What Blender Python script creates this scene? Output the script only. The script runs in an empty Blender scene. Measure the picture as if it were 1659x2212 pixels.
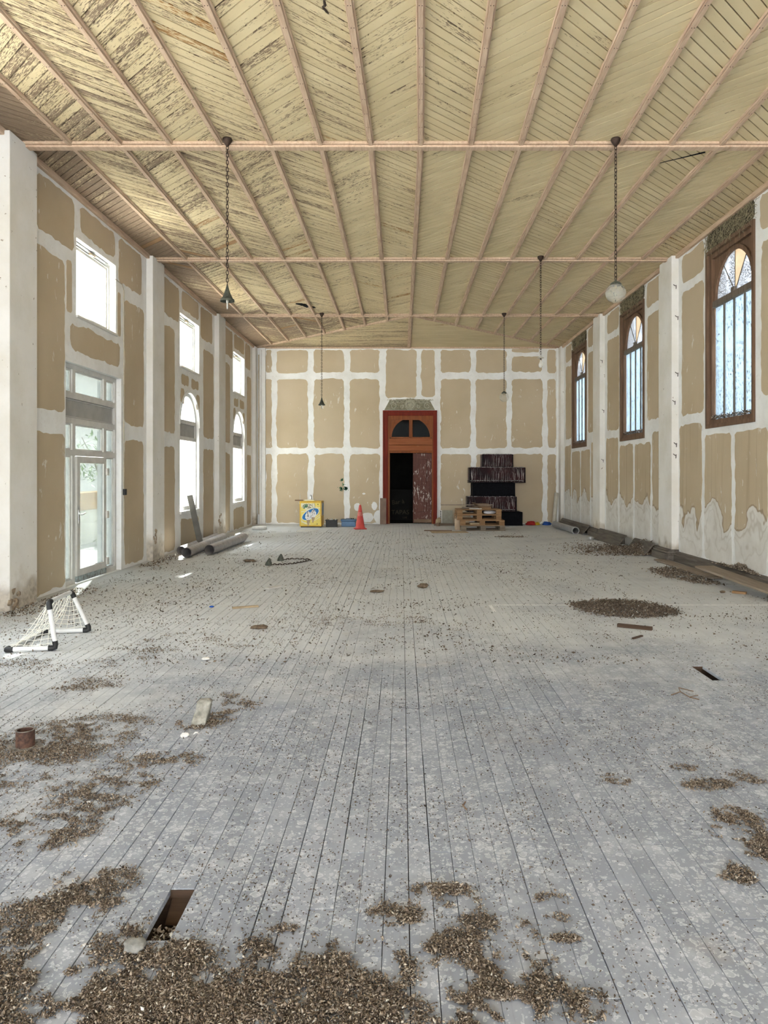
import bpy, bmesh, math, random
import numpy as np
from mathutils import Vector, Matrix, Euler
from mathutils import noise as mnoise

random.seed(7)
RNG = np.random.default_rng(11)
SC = bpy.context.scene
COL = SC.collection
PI = math.pi

# ------------------------------------------------------------------ camera
F_PX, CX, CY, EYE = 1600.0, 868.0, 1023.0, 1.55
cam_d = bpy.data.cameras.new('camera')
cam_d.sensor_fit = 'HORIZONTAL'
cam_d.sensor_width = 36.0
cam_d.lens = 36.0 * F_PX / 1659.0
cam_d.shift_x = -(CX - 829.5) / 1659.0
cam_d.shift_y = -(1106.0 - CY) / 1659.0
cam_d.clip_end = 500
cam = bpy.data.objects.new('camera', cam_d)
COL.objects.link(cam)
cam.location = (0, 0, EYE)
cam.rotation_euler = (PI / 2, 0, 0)
SC.camera = cam

# ------------------------------------------------------------------ sky, sun, exposure
SKY = 1.0
EXPOSURE = 3.93
world = bpy.data.worlds.new('sky')
SC.world = world
world.use_nodes = True
wn = world.node_tree
for n in list(wn.nodes):
    wn.nodes.remove(n)
w_out = wn.nodes.new('ShaderNodeOutputWorld')
w_bg = wn.nodes.new('ShaderNodeBackground')
w_tc = wn.nodes.new('ShaderNodeTexCoord')
w_sep = wn.nodes.new('ShaderNodeSeparateXYZ')
w_rmp = wn.nodes.new('ShaderNodeValToRGB')
w_rmp.color_ramp.elements[0].position = 0.0
w_rmp.color_ramp.elements[0].color = (0.96, 0.98, 1.0, 1)
w_rmp.color_ramp.elements[1].position = 0.8
w_rmp.color_ramp.elements[1].color = (0.80, 0.90, 1.0, 1)
wn.links.new(w_tc.outputs['Generated'], w_sep.inputs[0])
wn.links.new(w_sep.outputs['Z'], w_rmp.inputs[0])
wn.links.new(w_rmp.outputs[0], w_bg.inputs[0])
w_bg.inputs[1].default_value = SKY
wn.links.new(w_bg.outputs[0], w_out.inputs[0])

sun_d = bpy.data.lights.new('sun', 'SUN')
sun_d.energy = 11.0
sun_d.angle = math.radians(1.5)
sun_d.color = (1.0, 0.965, 0.90)
sun = bpy.data.objects.new('sun', sun_d)
COL.objects.link(sun)
sun.rotation_euler = Vector((-0.80, 2.70, 2.6)).to_track_quat('Z', 'Y').to_euler()
sun.location = (-10, 20, 15)

SC.view_settings.view_transform = 'Standard'
SC.view_settings.look = 'None'
SC.view_settings.exposure = EXPOSURE
SC.view_settings.gamma = 1.0
SC.view_settings.use_curve_mapping = False
SC.cycles.max_bounces = 8
SC.cycles.diffuse_bounces = 4
SC.cycles.glossy_bounces = 3
SC.cycles.transmission_bounces = 6
SC.cycles.transparent_max_bounces = 10
SC.cycles.caustics_reflective = False
SC.cycles.caustics_refractive = False
SC.cycles.use_denoising = True
SC.cycles.use_adaptive_sampling = True
SC.cycles.adaptive_threshold = 0.04
SC.cycles.sample_clamp_indirect = 6.0


def portal(loc, rot, sx, sy):
    """sky light through an opening of the hall (sampling portal of the sky, no light of its own)"""
    d = bpy.data.lights.new('sky_portal', 'AREA')
    d.shape = 'RECTANGLE'
    d.size, d.size_y = sx, sy
    d.cycles.is_portal = True
    o = bpy.data.objects.new('sky_portal', d)
    COL.objects.link(o)
    o.location, o.rotation_euler = loc, rot


# ------------------------------------------------------------------ room measures
XL, XR, YB, YF, H = -4.53, 4.91, 22.8, -10.0, 5.44
BAYS_L = [-7.9, -3.2, 1.55, 6.3, 11.02, 15.84, 20.6]
BAYS_R = [-7.9, -3.2, 1.55, 6.3, 11.10, 15.79, 20.48]
BEAMS = [-5.3, -0.6, 4.05, 8.74, 13.40, 18.10]


def floor_at(px, py):
    y = EYE * F_PX / (py - CY)
    return ((px - CX) * y / F_PX, y)


def at(px, py, y):
    return Vector(((px - CX) * y / F_PX, y, EYE - (py - CY) * y / F_PX))


# ------------------------------------------------------------------ mesh builder
class MB:
    def __init__(self, mp=None):
        self.v, self.f, self.a, self.mp = [], [], {}, mp
        self.mi = []
        self.cur = 0

    def add(self, vs, fs):
        n = len(self.v)
        if self.mp:
            vs = [self.mp(*p) for p in vs]
        self.v.extend([tuple(p) for p in vs])
        self.f.extend([tuple(i + n for i in q) for q in fs])
        self.mi.extend([self.cur] * len(fs))
        return n

    def attr(self, name, vals):
        self.a.setdefault(name, []).extend(vals)

    def box(self, x0, x1, y0, y1, z0, z1, M=None):
        vs = [(x, y, z) for z in (z0, z1) for y in (y0, y1) for x in (x0, x1)]
        if M is not None:
            vs = [M @ Vector(p) for p in vs]
        self.add(vs, [(0, 2, 3, 1), (4, 5, 7, 6), (0, 1, 5, 4), (2, 6, 7, 3), (0, 4, 6, 2), (1, 3, 7, 5)])
        return self

    def cbox(self, x0, x1, y0, y1, z0, z1, b, M=None):
        """box with chamfered edges"""
        xs, ys, zs = (x0, x1), (y0, y1), (z0, z1)
        bm = bmesh.new()
        bmesh.ops.create_cube(bm, size=1)
        for v in bm.verts:
            v.co = Vector((xs[v.co.x > 0], ys[v.co.y > 0], zs[v.co.z > 0]))
        bmesh.ops.bevel(bm, geom=list(bm.edges), offset=b, segments=2, affect='EDGES', profile=0.5)
        self.from_bm(bm, M)
        return self

    def from_bm(self, bm, M=None):
        bm.verts.index_update()
        vs = [(M @ v.co if M is not None else v.co.copy()) for v in bm.verts]
        self.add(vs, [[v.index for v in f.verts] for f in bm.faces])
        bm.free()

    def prism(self, poly, h0, h1, fn=None):
        """polygon (a, b) extruded from h0 to h1; fn(a, b, h) -> xyz"""
        fn = fn or (lambda a, b, h: (a, b, h))
        n = len(poly)
        vs = [fn(a, b, h0) for a, b in poly] + [fn(a, b, h1) for a, b in poly]
        fs = [tuple(reversed(range(n))), tuple(range(n, 2 * n))]
        fs += [(i, (i + 1) % n, (i + 1) % n + n, i + n) for i in range(n)]
        self.add(vs, fs)
        return self

    def tube(self, path, r, n=8, caps=True, closed=False):
        path = [Vector(p) for p in path]
        m = len(path)
        rs = r if isinstance(r, (list, tuple)) else [r] * m
        vs, up = [], None
        for i, p in enumerate(path):
            if closed:
                t = path[(i + 1) % m] - path[i - 1]
            else:
                t = path[min(i + 1, m - 1)] - path[max(i - 1, 0)]
            t = t.normalized() if t.length > 1e-9 else Vector((0, 0, 1))
            if up is None:
                up = Vector((0, 0, 1)) if abs(t.z) < 0.9 else Vector((1, 0, 0))
            a = t.cross(up)
            if a.length < 1e-6:
                a = t.cross(Vector((0.3, 1, 0.2)))
            a.normalize()
            b = a.cross(t)
            up = b
            for k in range(n):
                q = 2 * PI * k / n
                vs.append(p + (a * math.cos(q) + b * math.sin(q)) * rs[i])
        fs = []
        for i in range(m if closed else m - 1):
            j = (i + 1) % m
            for k in range(n):
                l = (k + 1) % n
                fs.append((i * n + k, i * n + l, j * n + l, j * n + k))
        if caps and not closed:
            fs.append(tuple(reversed(range(n))))
            fs.append(tuple(range((m - 1) * n, m * n)))
        self.add(vs, fs)
        return self

    def lathe(self, prof, n=20, M=None, caps=False):
        """profile of (radius, z) about z"""
        vs = []
        for r, z in prof:
            for k in range(n):
                q = 2 * PI * k / n
                vs.append(Vector((r * math.cos(q), r * math.sin(q), z)))
        if M is not None:
            vs = [M @ p for p in vs]
        fs = []
        m = len(prof)
        for i in range(m - 1):
            for k in range(n):
                l = (k + 1) % n
                fs.append((i * n + k, i * n + l, (i + 1) * n + l, (i + 1) * n + k))
        if caps:
            fs.append(tuple(reversed(range(n))))
            fs.append(tuple(range((m - 1) * n, m * n)))
        self.add(vs, fs)
        return self

    def blob(self, c, s, seed=0, amp=0.25, sub=2, flat=None, freq=1.5):
        bm = bmesh.new()
        bmesh.ops.create_icosphere(bm, subdivisions=sub, radius=1)
        for v in bm.verts:
            k = 1 + amp * mnoise.noise(v.co * freq + Vector((seed * 7.3, seed * 3.1, 0)))
            k += amp * 0.5 * mnoise.noise(v.co * freq * 3 + Vector((seed * 2.3, 0, seed)))
            p = v.co * k
            v.co = Vector((p.x * s[0] + c[0], p.y * s[1] + c[1], p.z * s[2] + c[2]))
            if flat is not None and v.co.z < flat:
                v.co.z = flat
        self.from_bm(bm)
        return self

    def build(self, name, mat, parent=None, smooth=False, fix=True, kind=None, label=None):
        me = bpy.data.meshes.new(name)
        me.from_pydata(self.v, [], self.f)
        for k, vals in self.a.items():
            if len(vals) == len(self.v):
                if isinstance(vals[0], (tuple, list)):
                    at_ = me.attributes.new(k, 'FLOAT_VECTOR', 'POINT')
                    at_.data.foreach_set('vector', [c for q in vals for c in q])
                else:
                    at_ = me.attributes.new(k, 'FLOAT', 'POINT')
                    at_.data.foreach_set('value', vals)
        if fix:
            bm = bmesh.new()
            bm.from_mesh(me)
            bmesh.ops.recalc_face_normals(bm, faces=bm.faces)
            bm.to_mesh(me)
            bm.free()
        mats = mat if isinstance(mat, list) else [mat]
        for q in mats:
            me.materials.append(q)
        if len(mats) > 1 and len(self.mi) == len(me.polygons):
            me.polygons.foreach_set('material_index', self.mi)
        if smooth:
            me.polygons.foreach_set('use_smooth', [True] * len(me.polygons))
            if smooth != 'all':
                try:
                    me.set_sharp_from_angle(angle=math.radians(40))
                except Exception:
                    pass
        me.update()
        o = bpy.data.objects.new(name, me)
        COL.objects.link(o)
        if parent is not None:
            o.parent = parent
        if kind:
            o['kind'] = kind
        if label:
            o['label'] = label
        return o


def tag(o, label=None, cat=None, group=None, kind=None):
    if label:
        o['label'] = label
    if cat:
        o['category'] = cat
    if group:
        o['group'] = group
    if kind:
        o['kind'] = kind
    return o


def empty(name, loc=(0, 0, 0), rz=0.0, parent=None):
    o = bpy.data.objects.new(name, None)
    COL.objects.link(o)
    o.location = loc
    o.rotation_euler = (0, 0, rz)
    o.empty_display_size = 0.1
    if parent is not None:
        o.parent = parent
    return o


def copy_tree(o, parent=None):
    c = o.copy()
    COL.objects.link(c)
    if parent is not None:
        c.parent = parent
    for ch in list(o.children):
        copy_tree(ch, c)
    return c


def text_mesh(c, mat, parent):
    """lettering as real mesh"""
    t = bpy.data.objects.new('lettering', c)
    COL.objects.link(t)
    bpy.context.view_layer.update()
    me = bpy.data.meshes.new_from_object(t.evaluated_get(bpy.context.evaluated_depsgraph_get()))
    bpy.data.objects.remove(t)
    me.materials.clear()
    me.materials.append(mat)
    o = bpy.data.objects.new('lettering', me)
    COL.objects.link(o)
    o.parent = parent
    return o


def rot(rx=0, ry=0, rz=0, loc=(0, 0, 0)):
    return Matrix.Translation(loc) @ Euler((rx, ry, rz)).to_matrix().to_4x4()


# ------------------------------------------------------------------ materials
class NT:
    def __init__(self, name):
        self.m = bpy.data.materials.new(name)
        self.m.use_nodes = True
        self.t = self.m.node_tree
        for n in list(self.t.nodes):
            self.t.nodes.remove(n)
        self.out = self.t.nodes.new('ShaderNodeOutputMaterial')

    def n(self, ty, **kw):
        x = self.t.nodes.new(ty)
        for k, v in kw.items():
            setattr(x, k, v)
        return x

    def put(self, sock, v):
        if hasattr(v, 'is_output'):
            self.t.links.new(v, sock)
        elif v is not None:
            if isinstance(v, tuple) and len(v) == 3 and sock.type == 'RGBA':
                v = (*v, 1)
            sock.default_value = v

    def obj(self):
        return self.n('ShaderNodeTexCoord').outputs['Object']

    def attr(self, name, out='Vector'):
        return self.n('ShaderNodeAttribute', attribute_name=name).outputs[out]

    def map(self, v, scale=(1, 1, 1), loc=(0, 0, 0), rot_=(0, 0, 0)):
        x = self.n('ShaderNodeMapping')
        self.put(x.inputs[0], v)
        x.inputs['Scale'].default_value = scale
        x.inputs['Location'].default_value = loc
        x.inputs['Rotation'].default_value = rot_
        return x.outputs[0]

    def noise(self, v, s=5.0, d=4.0, r=0.55, dist=0.0, out=0):
        x = self.n('ShaderNodeTexNoise')
        self.put(x.inputs['Vector'], v)
        x.inputs['Scale'].default_value = s
        x.inputs['Detail'].default_value = d
        x.inputs['Roughness'].default_value = r
        x.inputs['Distortion'].default_value = dist
        return x.outputs[out]

    def vor(self, v, s=5.0, feat='F1', rnd=1.0):
        x = self.n('ShaderNodeTexVoronoi', feature=feat)
        self.put(x.inputs['Vector'], v)
        x.inputs['Scale'].default_value = s
        x.inputs['Randomness'].default_value = rnd
        return x

    def ramp(self, f, stops, interp='LINEAR'):
        x = self.n('ShaderNodeValToRGB')
        x.color_ramp.interpolation = interp
        e = x.color_ramp.elements
        while len(e) < len(stops):
            e.new(0.5)
        for q, (p, c) in zip(e, stops):
            q.position = p
            c = (c, c, c) if isinstance(c, (int, float)) else c
            q.color = (*c[:3], 1)
        self.put(x.inputs[0], f)
        return x.outputs[0]

    def step(self, f, a, b):
        x = self.n('ShaderNodeMapRange', interpolation_type='SMOOTHSTEP')
        self.put(x.inputs[0], f)
        x.inputs[1].default_value = a
        x.inputs[2].default_value = b
        return x.outputs[0]

    def mth(self, op, a, b=None, c=None):
        x = self.n('ShaderNodeMath', operation=op)
        self.put(x.inputs[0], a)
        self.put(x.inputs[1], b)
        if c is not None:
            self.put(x.inputs[2], c)
        return x.outputs[0]

    def mix(self, f, a, b, blend='MIX'):
        x = self.n('ShaderNodeMix', data_type='RGBA', blend_type=blend)
        self.put(x.inputs[0], f)
        self.put(x.inputs[6], a)
        self.put(x.inputs[7], b)
        return x.outputs[2]

    def sep(self, v):
        x = self.n('ShaderNodeSeparateXYZ')
        self.put(x.inputs[0], v)
        return x.outputs

    def bump(self, h, strength=0.4, dist=0.01):
        x = self.n('ShaderNodeBump')
        x.inputs['Strength'].default_value = strength
        x.inputs['Distance'].default_value = dist
        self.put(x.inputs['Height'], h)
        return x.outputs[0]

    def bsdf(self, col, rough=0.8, normal=None, metal=0.0, spec=0.3, **kw):
        x = self.n('ShaderNodeBsdfPrincipled')
        self.put(x.inputs['Base Color'], col)
        self.put(x.inputs['Roughness'], rough)
        self.put(x.inputs['Metallic'], metal)
        x.inputs['Specular IOR Level'].default_value = spec
        if normal is not None:
            self.put(x.inputs['Normal'], normal)
        for k, v in kw.items():
            self.put(x.inputs[k], v)
        return x.outputs[0]

    def done(self, shader):
        self.t.links.new(shader, self.out.inputs[0])
        return self.m


M = {}


def simple(name, col, rough=0.7, var=0.15, s=8.0, metal=0.0, spec=0.3, bump=0.15, stretch=(1, 1, 1), dark=None):
    k = NT(name)
    o = k.map(k.obj(), stretch)
    f = k.noise(o, s, 5, 0.6)
    c0 = tuple(max(0, c * (1 - var * 1.6)) for c in col) if dark is None else dark
    c1 = tuple(min(1, c * (1 + var)) for c in col)
    c = k.ramp(f, [(0.3, c0), (0.7, c1)])
    M[name] = k.done(k.bsdf(c, rough, k.bump(f, bump, 0.01) if bump else None, metal, spec))
    return M[name]


# jointing compound / white plaster
k = NT('joint_compound')
o = k.obj()
a = k.noise(o, 2.2, 5, 0.6)
b = k.noise(o, 18, 5, 0.65)
c = k.ramp(a, [(0.25, (0.74, 0.73, 0.70)), (0.55, (0.85, 0.85, 0.835)), (0.8, (0.89, 0.895, 0.885))])
c = k.mix(k.mth('MULTIPLY', k.step(b, 0.56, 0.72), 0.25), c, (0.50, 0.45, 0.37))
M['compound'] = k.done(k.bsdf(c, 0.85, k.bump(b, 0.25, 0.006), 0, 0.2))

# brown drywall face with knife scuffs of white filler
def drywall(name, stained):
    k = NT(name)
    o = k.obj()
    big = k.noise(o, 0.7, 4, 0.55)
    fine = k.noise(o, 9, 5, 0.6)
    c = k.ramp(big, [(0.3, (0.485, 0.39, 0.262)), (0.5, (0.545, 0.445, 0.31)), (0.72, (0.59, 0.49, 0.355))])
    c = k.mix(k.mth('MULTIPLY', fine, 0.25), c, (0.50, 0.42, 0.31))
    st = k.noise(k.map(o, (3.0, 3.0, 1.2), rot_=(0.5, 0.3, 0.4)), 3.0, 6, 0.62, 0.6)
    st2 = k.noise(o, 0.9, 2, 0.5)
    m = k.mth('MULTIPLY', k.step(st, 0.625, 0.665), k.step(st2, 0.44, 0.58))
    c = k.mix(k.mth('MULTIPLY', m, 0.85), c, (0.74, 0.72, 0.67))
    if stained:
        p = k.map(o, (1.0, 1.0, 0.8))
        n1 = k.noise(p, 2.0, 1.6, 0.5, 0.0)
        n2 = k.noise(k.map(o, (1, 1, 0.8)), 6.0, 1, 0.5)
        z = k.sep(o)[2]
        line = k.mth('ADD', k.mth('MULTIPLY', k.mth('SUBTRACT', n1, 0.5), 1.35),
                     k.mth('MULTIPLY', k.mth('SUBTRACT', n2, 0.5), 0.28))
        d = k.mth('SUBTRACT', z, k.mth('ADD', line, 0.92))
        drip = k.noise(k.map(o, (9, 9, 0.35)), 1.0, 3, 0.6)
        c = k.mix(k.mth('MULTIPLY', k.step(drip, 0.52, 0.7), 0.35), c, (0.30, 0.215, 0.13))
        pale = k.ramp(k.noise(o, 3.5, 5, 0.6), [(0.3, (0.64, 0.61, 0.555)), (0.7, (0.78, 0.76, 0.72))])
        c = k.mix(k.step(d, 0.03, -0.03), c, pale)
        ring = k.step(k.mth('ABSOLUTE', d), 0.035, 0.006)
        c = k.mix(k.mth('MULTIPLY', ring, 0.75), c, (0.29, 0.20, 0.115))
        d2 = k.mth('ABSOLUTE', k.mth('ADD', d, 0.16))
        c = k.mix(k.mth('MULTIPLY', k.step(d2, 0.05, 0.0), 0.35), c, (0.36, 0.29, 0.21))
        d3 = k.mth('ABSOLUTE', k.mth('ADD', d, 0.36))
        c = k.mix(k.mth('MULTIPLY', k.step(d3, 0.04, 0.0), 0.22), c, (0.36, 0.30, 0.23))
    else:
        z = k.sep(o)[2]
        n1 = k.noise(o, 1.6, 4, 0.55)
        d = k.mth('SUBTRACT', z, k.mth('MULTIPLY', n1, 0.9))
        c = k.mix(k.mth('MULTIPLY', k.step(d, 0.25, -0.2), 0.5), c, (0.50, 0.43, 0.32))
    M[name] = k.done(k.bsdf(c, 0.9, k.bump(fine, 0.15, 0.004), 0, 0.15))


drywall('drywall', False)
drywall('drywall_stained', True)

# pillar paint
k = NT('pillar_paint')
o = k.obj()
a = k.noise(o, 1.5, 5, 0.6)
c = k.ramp(a, [(0.3, (0.70, 0.67, 0.60)), (0.6, (0.80, 0.78, 0.74))])
ch = k.noise(o, 14, 4, 0.6)
c = k.mix(k.mth('MULTIPLY', k.step(ch, 0.68, 0.72), 0.8), c, (0.25, 0.19, 0.13))
z = k.sep(o)[2]
n1 = k.noise(o, 4, 5, 0.6)
low = k.step(k.mth('SUBTRACT', z, k.mth('MULTIPLY', n1, 0.75)), 0.05, -0.18)
c = k.mix(k.mth('MULTIPLY', low, 0.8), c, k.ramp(k.noise(o, 16, 4), [(0.35, (0.26, 0.21, 0.15)), (0.6, (0.50, 0.44, 0.35))]))
M['pillar'] = k.done(k.bsdf(c, 0.85, k.bump(ch, 0.2, 0.006), 0, 0.2))

# ceiling boards: cream paint flaking along the grain
k = NT('ceiling_paint')
p = k.attr('pc')
w = k.attr('wear', 'Fac')
tone = k.noise(k.map(p, (1.2, 3, 1)), 1.0, 3, 0.5)
c = k.ramp(tone, [(0.3, (0.625, 0.505, 0.30)), (0.7, (0.725, 0.60, 0.375))])
dirt = k.noise(k.obj(), 0.6, 4, 0.6)
c = k.mix(k.mth('MULTIPLY', k.step(dirt, 0.42, 0.7), 0.25), c, (0.42, 0.33, 0.19))
fl = k.noise(k.map(p, (13, 95, 1)), 1.0, 6, 0.68)
pt = k.noise(k.map(p, (1.3, 9, 1.7)), 1.0, 2, 0.5)
s_ = k.mth('ADD', fl, k.mth('MULTIPLY', k.mth('SUBTRACT', pt, 0.5), 0.5))
s_ = k.mth('ADD', s_, k.mth('MULTIPLY', w, 0.33))
peel = k.step(s_, 0.76, 0.80)
wood = k.ramp(k.noise(k.map(p, (5, 60, 3)), 1.0, 5, 0.6), [(0.3, (0.15, 0.10, 0.062)), (0.7, (0.33, 0.24, 0.16))])
rust = k.mix(k.step(k.attr('rust', 'Fac'), 0.4, 0.6), wood, (0.36, 0.19, 0.065))
c = k.mix(peel, c, rust)
dk = k.step(w, 0.75, 1.2)
c = k.mix(k.mth('MULTIPLY', dk, 0.30), c, (0.40, 0.29, 0.205))
M['ceil'] = k.done(k.bsdf(c, 0.75, k.bump(peel, 0.35, 0.004), 0, 0.25))

k = NT('batten_paint')
o = k.obj()
a = k.noise(k.map(o, (30, 3, 30)), 1.0, 5, 0.6)
c = k.ramp(a, [(0.3, (0.46, 0.315, 0.215)), (0.55, (0.60, 0.44, 0.315)), (0.75, (0.68, 0.53, 0.39))])
b = k.noise(o, 25, 3, 0.6)
c = k.mix(k.mth('MULTIPLY', k.step(b, 0.68, 0.72), 0.8), c, (0.66, 0.58, 0.42))
M['batten'] = k.done(k.bsdf(c, 0.75, k.bump(a, 0.3, 0.004), 0, 0.25))

# floor planks: grey paint, droppings, dusting with painted far-end light
k = NT('floor_paint')
p = k.attr('pc')
o = k.obj()
x, y, z = k.sep(o)[0:3]
tone = k.noise(k.map(p, (0.7, 2, 1)), 1.0, 3, 0.5)
c = k.ramp(tone, [(0.3, (0.24, 0.26, 0.30)), (0.7, (0.325, 0.348, 0.395))])
gr = k.noise(k.map(p, (6, 70, 3)), 1.0, 5, 0.65)
c = k.mix(k.mth('MULTIPLY', k.step(gr, 0.5, 0.75), 0.3), c, (0.20, 0.195, 0.19))
cl = k.noise(o, 6.0, 4, 0.65)
c = k.mix(k.mth('MULTIPLY', k.step(cl, 0.46, 0.72), 0.55), c, (0.47, 0.49, 0.53))
# droppings
wob = k.mix(0.03, o, k.noise(o, 30, 2, 0.5, out=1))
dens = k.noise(o, 0.9, 3, 0.55)
for sc_, thr, str_ in ((24.0, 0.75, 0.55), (45.0, 0.85, 0.6), (85.0, 0.85, 0.65)):
    v = k.vor(wob, sc_)
    rr = k.sep(v.outputs['Color'])
    rad = k.mth('MULTIPLY', k.mth('MULTIPLY', rr[0], rr[1]), thr)
    rad = k.mth('MULTIPLY', rad, k.step(dens, 0.15, 0.55))
    e = k.mth('SUBTRACT', rad, v.outputs['Distance'])
    spot = k.step(e, 0.0, 0.05)
    core = k.step(e, 0.07, 0.13)
    spot = k.mth('MULTIPLY', spot, k.mth('SUBTRACT', 1.0, k.mth('MULTIPLY', core, 0.55)))
    c = k.mix(k.mth('MULTIPLY', spot, str_), c, (0.70, 0.72, 0.74))
# pale dusting on the left; far-end brightness is painted in with it
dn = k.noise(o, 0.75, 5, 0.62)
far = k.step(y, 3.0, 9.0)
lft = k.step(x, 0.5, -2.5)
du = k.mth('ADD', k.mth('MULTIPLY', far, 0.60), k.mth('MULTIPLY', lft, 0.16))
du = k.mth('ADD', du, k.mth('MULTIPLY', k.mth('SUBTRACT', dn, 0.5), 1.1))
dust_and_light = k.ramp(k.noise(o, 2.0, 5, 0.6), [(0.3, (0.61, 0.615, 0.61)), (0.7, (0.72, 0.73, 0.72))])
c = k.mix(k.mth('MULTIPLY', k.step(du, 0.12, 0.62), 0.8), c, dust_and_light)
br = k.noise(o, 1.3, 4, 0.6)
c = k.mix(k.mth('MULTIPLY', k.step(br, 0.60, 0.75), 0.30), c, (0.48, 0.41, 0.32))
M['plank'] = k.done(k.bsdf(c, 0.72, k.bump(gr, 0.15, 0.003), 0, 0.3))

# litter
k = NT('litter')
t = k.attr('tint', 'Fac')
c = k.ramp(t, [(0.0, (0.045, 0.034, 0.026)), (0.35, (0.175, 0.13, 0.094)), (0.7, (0.36, 0.29, 0.218)), (0.93, (0.53, 0.475, 0.395)), (1.0, (0.62, 0.60, 0.55))])
M['litter'] = k.done(k.bsdf(c, 0.9, None, 0, 0.15))


def woodmat(name, c0, c1, c2, axis=0, rough=0.6, spec=0.3, chips=None, chip_thr=0.64):
    k = NT(name)
    o = k.obj()
    sc_ = [22, 22, 22]
    sc_[axis] = 1.6
    a = k.noise(k.map(o, tuple(sc_)), 1.0, 5, 0.6, 0.4)
    c = k.ramp(a, [(0.25, c0), (0.5, c1), (0.75, c2)])
    if chips:
        s2 = [26, 26, 26]
        s2[axis] = 7
        f = k.noise(k.map(o, tuple(s2)), 1.0, 4, 0.6)
        g = k.noise(o, 3.0, 3, 0.55)
        c = k.mix(k.mth('MULTIPLY', k.step(f, chip_thr, chip_thr + 0.03), k.step(g, 0.42, 0.56)), c, chips)
    M[name] = k.done(k.bsdf(c, rough, k.bump(a, 0.25, 0.004), 0, spec))


woodmat('door_red', (0.10, 0.009, 0.004), (0.165, 0.016, 0.006), (0.22, 0.028, 0.010), 2, 0.5, 0.12)
woodmat('door_brown', (0.14, 0.034, 0.006), (0.22, 0.058, 0.010), (0.27, 0.08, 0.016), 2, 0.45, 0.15)
woodmat('door_rail', (0.21, 0.066, 0.024), (0.29, 0.095, 0.04), (0.34, 0.125, 0.05), 0, 0.6, 0.1, (0.5, 0.3, 0.2), 0.7)
woodmat('door_leaf', (0.075, 0.024, 0.017), (0.11, 0.038, 0.027), (0.145, 0.054, 0.04), 2, 0.6, 0.3, (0.56, 0.50, 0.44), 0.57)
woodmat('window_wood', (0.10, 0.062, 0.038), (0.165, 0.098, 0.06), (0.25, 0.15, 0.09), 2, 0.7, 0.25, (0.42, 0.36, 0.27), 0.70)
woodmat('window_wood_grey', (0.10, 0.082, 0.062), (0.15, 0.125, 0.098), (0.21, 0.18, 0.145), 2, 0.7)
woodmat('pallet_wood', (0.17, 0.095, 0.045), (0.28, 0.16, 0.075), (0.38, 0.235, 0.12), 0, 0.75)
woodmat('pallet_wood_grey', (0.13, 0.105, 0.08), (0.21, 0.165, 0.12), (0.28, 0.23, 0.17), 0, 0.8)
woodmat('scrap_wood', (0.10, 0.06, 0.035), (0.19, 0.12, 0.075), (0.31, 0.215, 0.14), 0, 0.75)
woodmat('board_wood', (0.20, 0.155, 0.115), (0.27, 0.215, 0.165), (0.35, 0.29, 0.23), 1, 0.8)
woodmat('base_wood', (0.075, 0.063, 0.05), (0.135, 0.115, 0.095), (0.21, 0.185, 0.155), 1, 0.85)
woodmat('joist_wood', (0.035, 0.02, 0.012), (0.07, 0.042, 0.026), (0.11, 0.07, 0.045), 0, 0.9)

simple('pvc_white', (0.70, 0.70, 0.69), 0.4, 0.06, 6, spec=0.4, bump=0.05)
simple('door_frame_white', (0.62, 0.61, 0.58), 0.5, 0.08, 6, spec=0.4, bump=0.08)
simple('frame_panel_grey', (0.40, 0.395, 0.375), 0.55, 0.08, 5, bump=0.05)
simple('window_white', (0.70, 0.68, 0.63), 0.55, 0.08, 7, bump=0.08)
simple('blue_paint', (0.34, 0.42, 0.44), 0.6, 0.25, 18, dark=(0.16, 0.15, 0.13))
simple('dark_metal', (0.055, 0.032, 0.022), 0.55, 0.35, 30, metal=0.5, spec=0.4)
simple('verdigris', (0.085, 0.09, 0.07), 0.6, 0.4, 35, metal=0.4, spec=0.4)
simple('rust', (0.10, 0.052, 0.036), 0.8, 0.5, 40, metal=0.2, dark=(0.035, 0.022, 0.018))
simple('steel_plate', (0.22, 0.20, 0.175), 0.7, 0.3, 30, metal=0.2)
simple('zinc', (0.55, 0.55, 0.54), 0.35, 0.15, 25, metal=0.8)
simple('brass', (0.32, 0.26, 0.16), 0.4, 0.2, 20, metal=0.8)
simple('black_plastic', (0.016, 0.016, 0.017), 0.5, 0.3, 20, spec=0.4)
simple('black_paint', (0.006, 0.006, 0.008), 0.75, 0.3, 12, spec=0.08)
simple('subfloor', (0.02, 0.015, 0.011), 0.95, 0.3, 10, bump=0)
simple('groove', (0.075, 0.042, 0.022), 0.9, 0.3, 20, bump=0)
simple('yellow_metal', (0.66, 0.40, 0.035), 0.45, 0.12, 6, spec=0.4, bump=0.05)
simple('yellow_print', (0.74, 0.60, 0.14), 0.5, 0.12, 4, bump=0)
simple('cream_print', (0.76, 0.72, 0.52), 0.5, 0.06, 5, bump=0)
simple('white_print', (0.78, 0.77, 0.74), 0.5, 0.05, 5, bump=0)
simple('blue_print', (0.012, 0.155, 0.42), 0.45, 0.08, 5, bump=0)
simple('dark_print', (0.07, 0.065, 0.065), 0.5, 0.2, 9, bump=0)
simple('tan_print', (0.40, 0.29, 0.17), 0.5, 0.2, 14, bump=0)
simple('green_spray', (0.02, 0.20, 0.10), 0.6, 0.3, 12, bump=0)
simple('blue_box', (0.095, 0.20, 0.36), 0.45, 0.1, 6, spec=0.4)
simple('blue_lid', (0.075, 0.155, 0.27), 0.45, 0.1, 6, spec=0.4)
simple('cone_red', (0.58, 0.075, 0.062), 0.5, 0.14, 9, spec=0.35)
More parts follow.
